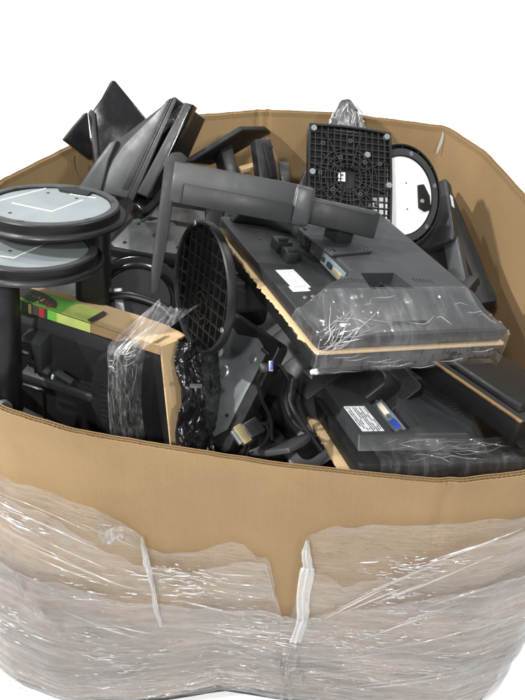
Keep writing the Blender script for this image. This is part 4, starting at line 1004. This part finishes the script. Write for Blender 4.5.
# ------------------------------------------------------------------ front centre: plate base, wrapped lump, ring base, cables
MQ = frame((-.066, -.272, .940), (.60, -.77, .23), (.44, .55, .71))
qb = thing('monitor_stand', 'dark rectangular stand base tilted on its side, dull metal underside plate facing left', 'monitor stand', MQ, GS)
bm = B(); add_rbox(bm, .165, .215, -.026, -.001, .012); obj('base_plate', bm, BLACK, qb, .004, seg=3)
bm = B(); add_prism(bm, [(-.07, -.09), (.04, -.095), (.060, -.07), (.062, .085), (.03, .095), (-.02, .080), (-.07, .09)], -.001, .0016); qp = obj('steel_plate', bm, flat('dark_steel', (.17, .185, .19), .45, .6), qb, .0008)
for x, y, rr in ((-.01, .01, .012), (.04, .06, .009)):
    bm = B(); add_lathe(bm, [(0, .0042), (rr*.8, .0036), (rr, .0016)], 22, x, y); obj('rivet', bm, STEEL, qp)
for x, y in ((.045, -.05), (-.05, .05), (.03, -.08), (-.04, -.06)):
    bm = B(); add_lathe(bm, [(0, .0030), (.003, .0030), (.0036, .0016)], 12, x, y); obj('screw', bm, BLACK, qp)
bm = B(); add_rbox(bm, .05, .05, -.14, -.025, .01, 0, .02); obj('neck', bm, BLACK2, qb, .003)
# crumpled black film
def pf(i, j):
    u = i/49; v = j/39; p = at(178+44*v+6*nz((u*3, v, 9)), 342+112*u, 1.36+.03*u+.12*v*v)
    k = fbm((u*5, v*4, 2.2), 4); k2 = abs(fbm((u*9+v*4, v*9, 5), 3))
    return p+(CAM-p).normalized()*(.014*k+.012*k2)
bm = B(); sheet_grid(bm, pf, 50, 40); o = obj('black_film', bm, BAG, None, ang=180)
bmesh_tmp = bmesh.new(); bmesh_tmp.from_mesh(o.data); bmesh.ops.solidify(bmesh_tmp, geom=bmesh_tmp.faces[:], thickness=.002); bmesh_tmp.to_mesh(o.data); bmesh_tmp.free()
tag(o, 'crumpled shiny black film stuffed beside the cut carton', 'black film', GF)
bm = B(); add_box(bm, (0, 0, 0), (.020, .007, .002)); o = obj('film_tag', bm, LGREY, None, .0008); o.matrix_world = view_frame((196, 386), 1.295, tilt=-.2, pan=.2); tag(o, 'small pale plastic tag caught on the crumpled black film', 'tag')
MR = frame_n(at(224, 446, 1.49), (-.25, -.25, .93), (1, 0, 0))
rb = thing('monitor_stand', 'small round charcoal stand base lying just behind the front rim', 'monitor stand', MR, GS)
bm = B(); add_lathe(bm, [(0, .004), (.018, .004), (.020, .008), (.030, .008), (.033, .002), (.041, .0), (.046, .004), (.050, .0), (.046, -.010), (0, -.014)], 56); obj('round_base', bm, BLACK, rb, ang=40)
def plug(label, p, d, px2, d2, shell, face):
    M = view_frame(p, d); I = M.inverted(); t = thing('cable_plug', label, 'plug', M, 'cable plugs in the box'); b = I @ at(*px2, d2); dr = b.normalized()
    bm = B(); add_bar(bm, V((0, 0, 0)), dr*.016, .034, .012, (0, .3, 1)); obj('shell', bm, shell, t, .002)
    bm = B(); add_bar(bm, dr*-.006, V((0, 0, 0)), .026, .008, (0, .3, 1)); obj('pins', bm, face, t, .001)
    bm = B(); add_bar(bm, dr*.014, dr*.045, .030, .015, (0, .3, 1)); obj('hood', bm, BLACK, t, .004, seg=3); return t
plug('metal cable plug lying above the small round charcoal base', (238, 437), 1.32, (254, 428), 1.335, flat('dull_brass', (.30, .25, .14), .4, .7), STEEL)
MC = view_frame((271, 366), 1.335); vt = thing('cable_plug', 'blue cable plug with a steel collar below the big monitor', 'plug', MC, 'cable plugs in the box')
bm = B(); add_box(bm, (0, 0, 0), (.008, .018, .009)); obj('shell', bm, STEEL, vt, .002)
bm = B(); add_box(bm, (.001, 0, .004), (.005, .012, .003)); obj('pins', bm, BLUE, vt, .001)
bm = B(); add_box(bm, (-.011, -.003, -.006), (.016, .018, .012)); obj('hood', bm, BLACK, vt, .004)
def cable(label, pts, r=.0035):
    bm = B(); add_tube(bm, smooth_path([at(*p) for p in pts], 8), r, 8); tag(obj('cable', bm, BLACK), label, 'cable', 'black cables in the box')
cable('black cable looping from the blue plug down behind the tilted rectangular base', [(266, 368, 1.345), (258, 380, 1.36), (262, 400, 1.38), (270, 418, 1.40), (272, 440, 1.41)])
cable('black cable trailing from the metal plug towards the front rim', [(256, 427, 1.337), (264, 424, 1.35), (268, 434, 1.36), (262, 446, 1.37), (250, 452, 1.38)])
cable('black cable hanging in the dark gap left of the labelled monitor', [(292, 378, 1.40), (290, 398, 1.40), (296, 414, 1.39), (306, 430, 1.39), (322, 452, 1.39)], .0045)
cable('thick black cable crossing the dark gap beside the wrapped black film', [(262, 348, 1.42), (276, 362, 1.42), (288, 380, 1.43), (286, 402, 1.44), (296, 424, 1.43), (316, 436, 1.42)], .004)
MS = frame_px((310, 440, 1.385), (250, 455, 1.40), (262, 446, 1.46)); sb = thing('monitor_stand', 'flat tapering grey stand arm with a rounded tip, just behind the front rim', 'monitor stand', MS, GS)
bm = B(); add_prism(bm, trace(MS, [(312, 440), (305, 446), (290, 454), (268, 457), (250, 456), (256, 453), (268, 452), (284, 446), (308, 438)]), -.010, 0); obj('arm', bm, LGREY, sb, .003, seg=3)
bm = B(); add_prism(bm, trace(MS, [(266, 456), (258, 456), (262, 453), (278, 450), (284, 452)], .001), -.002, .0018); obj('steel_insert', bm, STEEL, sb, .0006)
# white scrap of foam by the big monitor's corner
bm = B(); bmesh.ops.create_icosphere(bm, subdivisions=3, radius=.0065)
for v in bm.verts: v.co *= 1+.7*nz(v.co*200); v.co.y *= .6
o = obj('foam_scrap', bm, WHITE, None, ang=180); o.matrix_world = view_frame((315, 372), 1.26); tag(o, 'torn scrap of white foam at the near left corner of the big monitor', 'foam scrap')

# ------------------------------------------------------------------ unseen black monitors added deep down, so the gaps in the heap stay dark
def deep(label, c, n, xh, w, h, mat=BLACK2):
    M = frame_n(c, n, xh); t = thing('monitor', label, 'monitor', M, GM)
    bm = B(); add_rbox(bm, w, h, -.03, 0, .008); obj('bezel', bm, mat, t, .003)
    bm = B(); add_prism(bm, rrect(w*.86, h*.84, .02), 0, .03, rrect(w*.74, h*.7, .02)); obj('rear_housing', bm, mat, t, .003)
    bm = B(); add_rbox(bm, .09, .09, .030, .036, .006); obj('mount_plate', bm, BLACK, t, .001)
deep('black filler monitor deep in the dark centre of the box, below the loose cables', (-.02, -.22, .78), (.1, -.1, 1), (1, .3, 0), .44, .34)
deep('black filler monitor lying lowest against the back wall, below the steel plate base', (-.16, .20, .80), (.0, -.15, 1), (1, -.2, 0), .46, .36)
deep('black filler monitor wedged deep below the white round base', (.26, .16, .84), (-.1, -.2, 1), (1, .2, 0), .42, .34)
deep('black filler monitor deep in shade between the big monitor and the labelled one', (.10, -.20, .86), (-.25, -.25, .9), (.5, -.8, 0), .30, .28, BLACK)
deep('black filler monitor lying deep at the left behind the cut carton', (-.40, -.02, .76), (.1, -.1, 1), (.3, 1, 0), .40, .32)
deep('black filler monitor at the bottom right corner in deep shade below the front rim', (.36, -.30, .70), (-.1, .1, 1), (1, 0, 0), .34, .30)
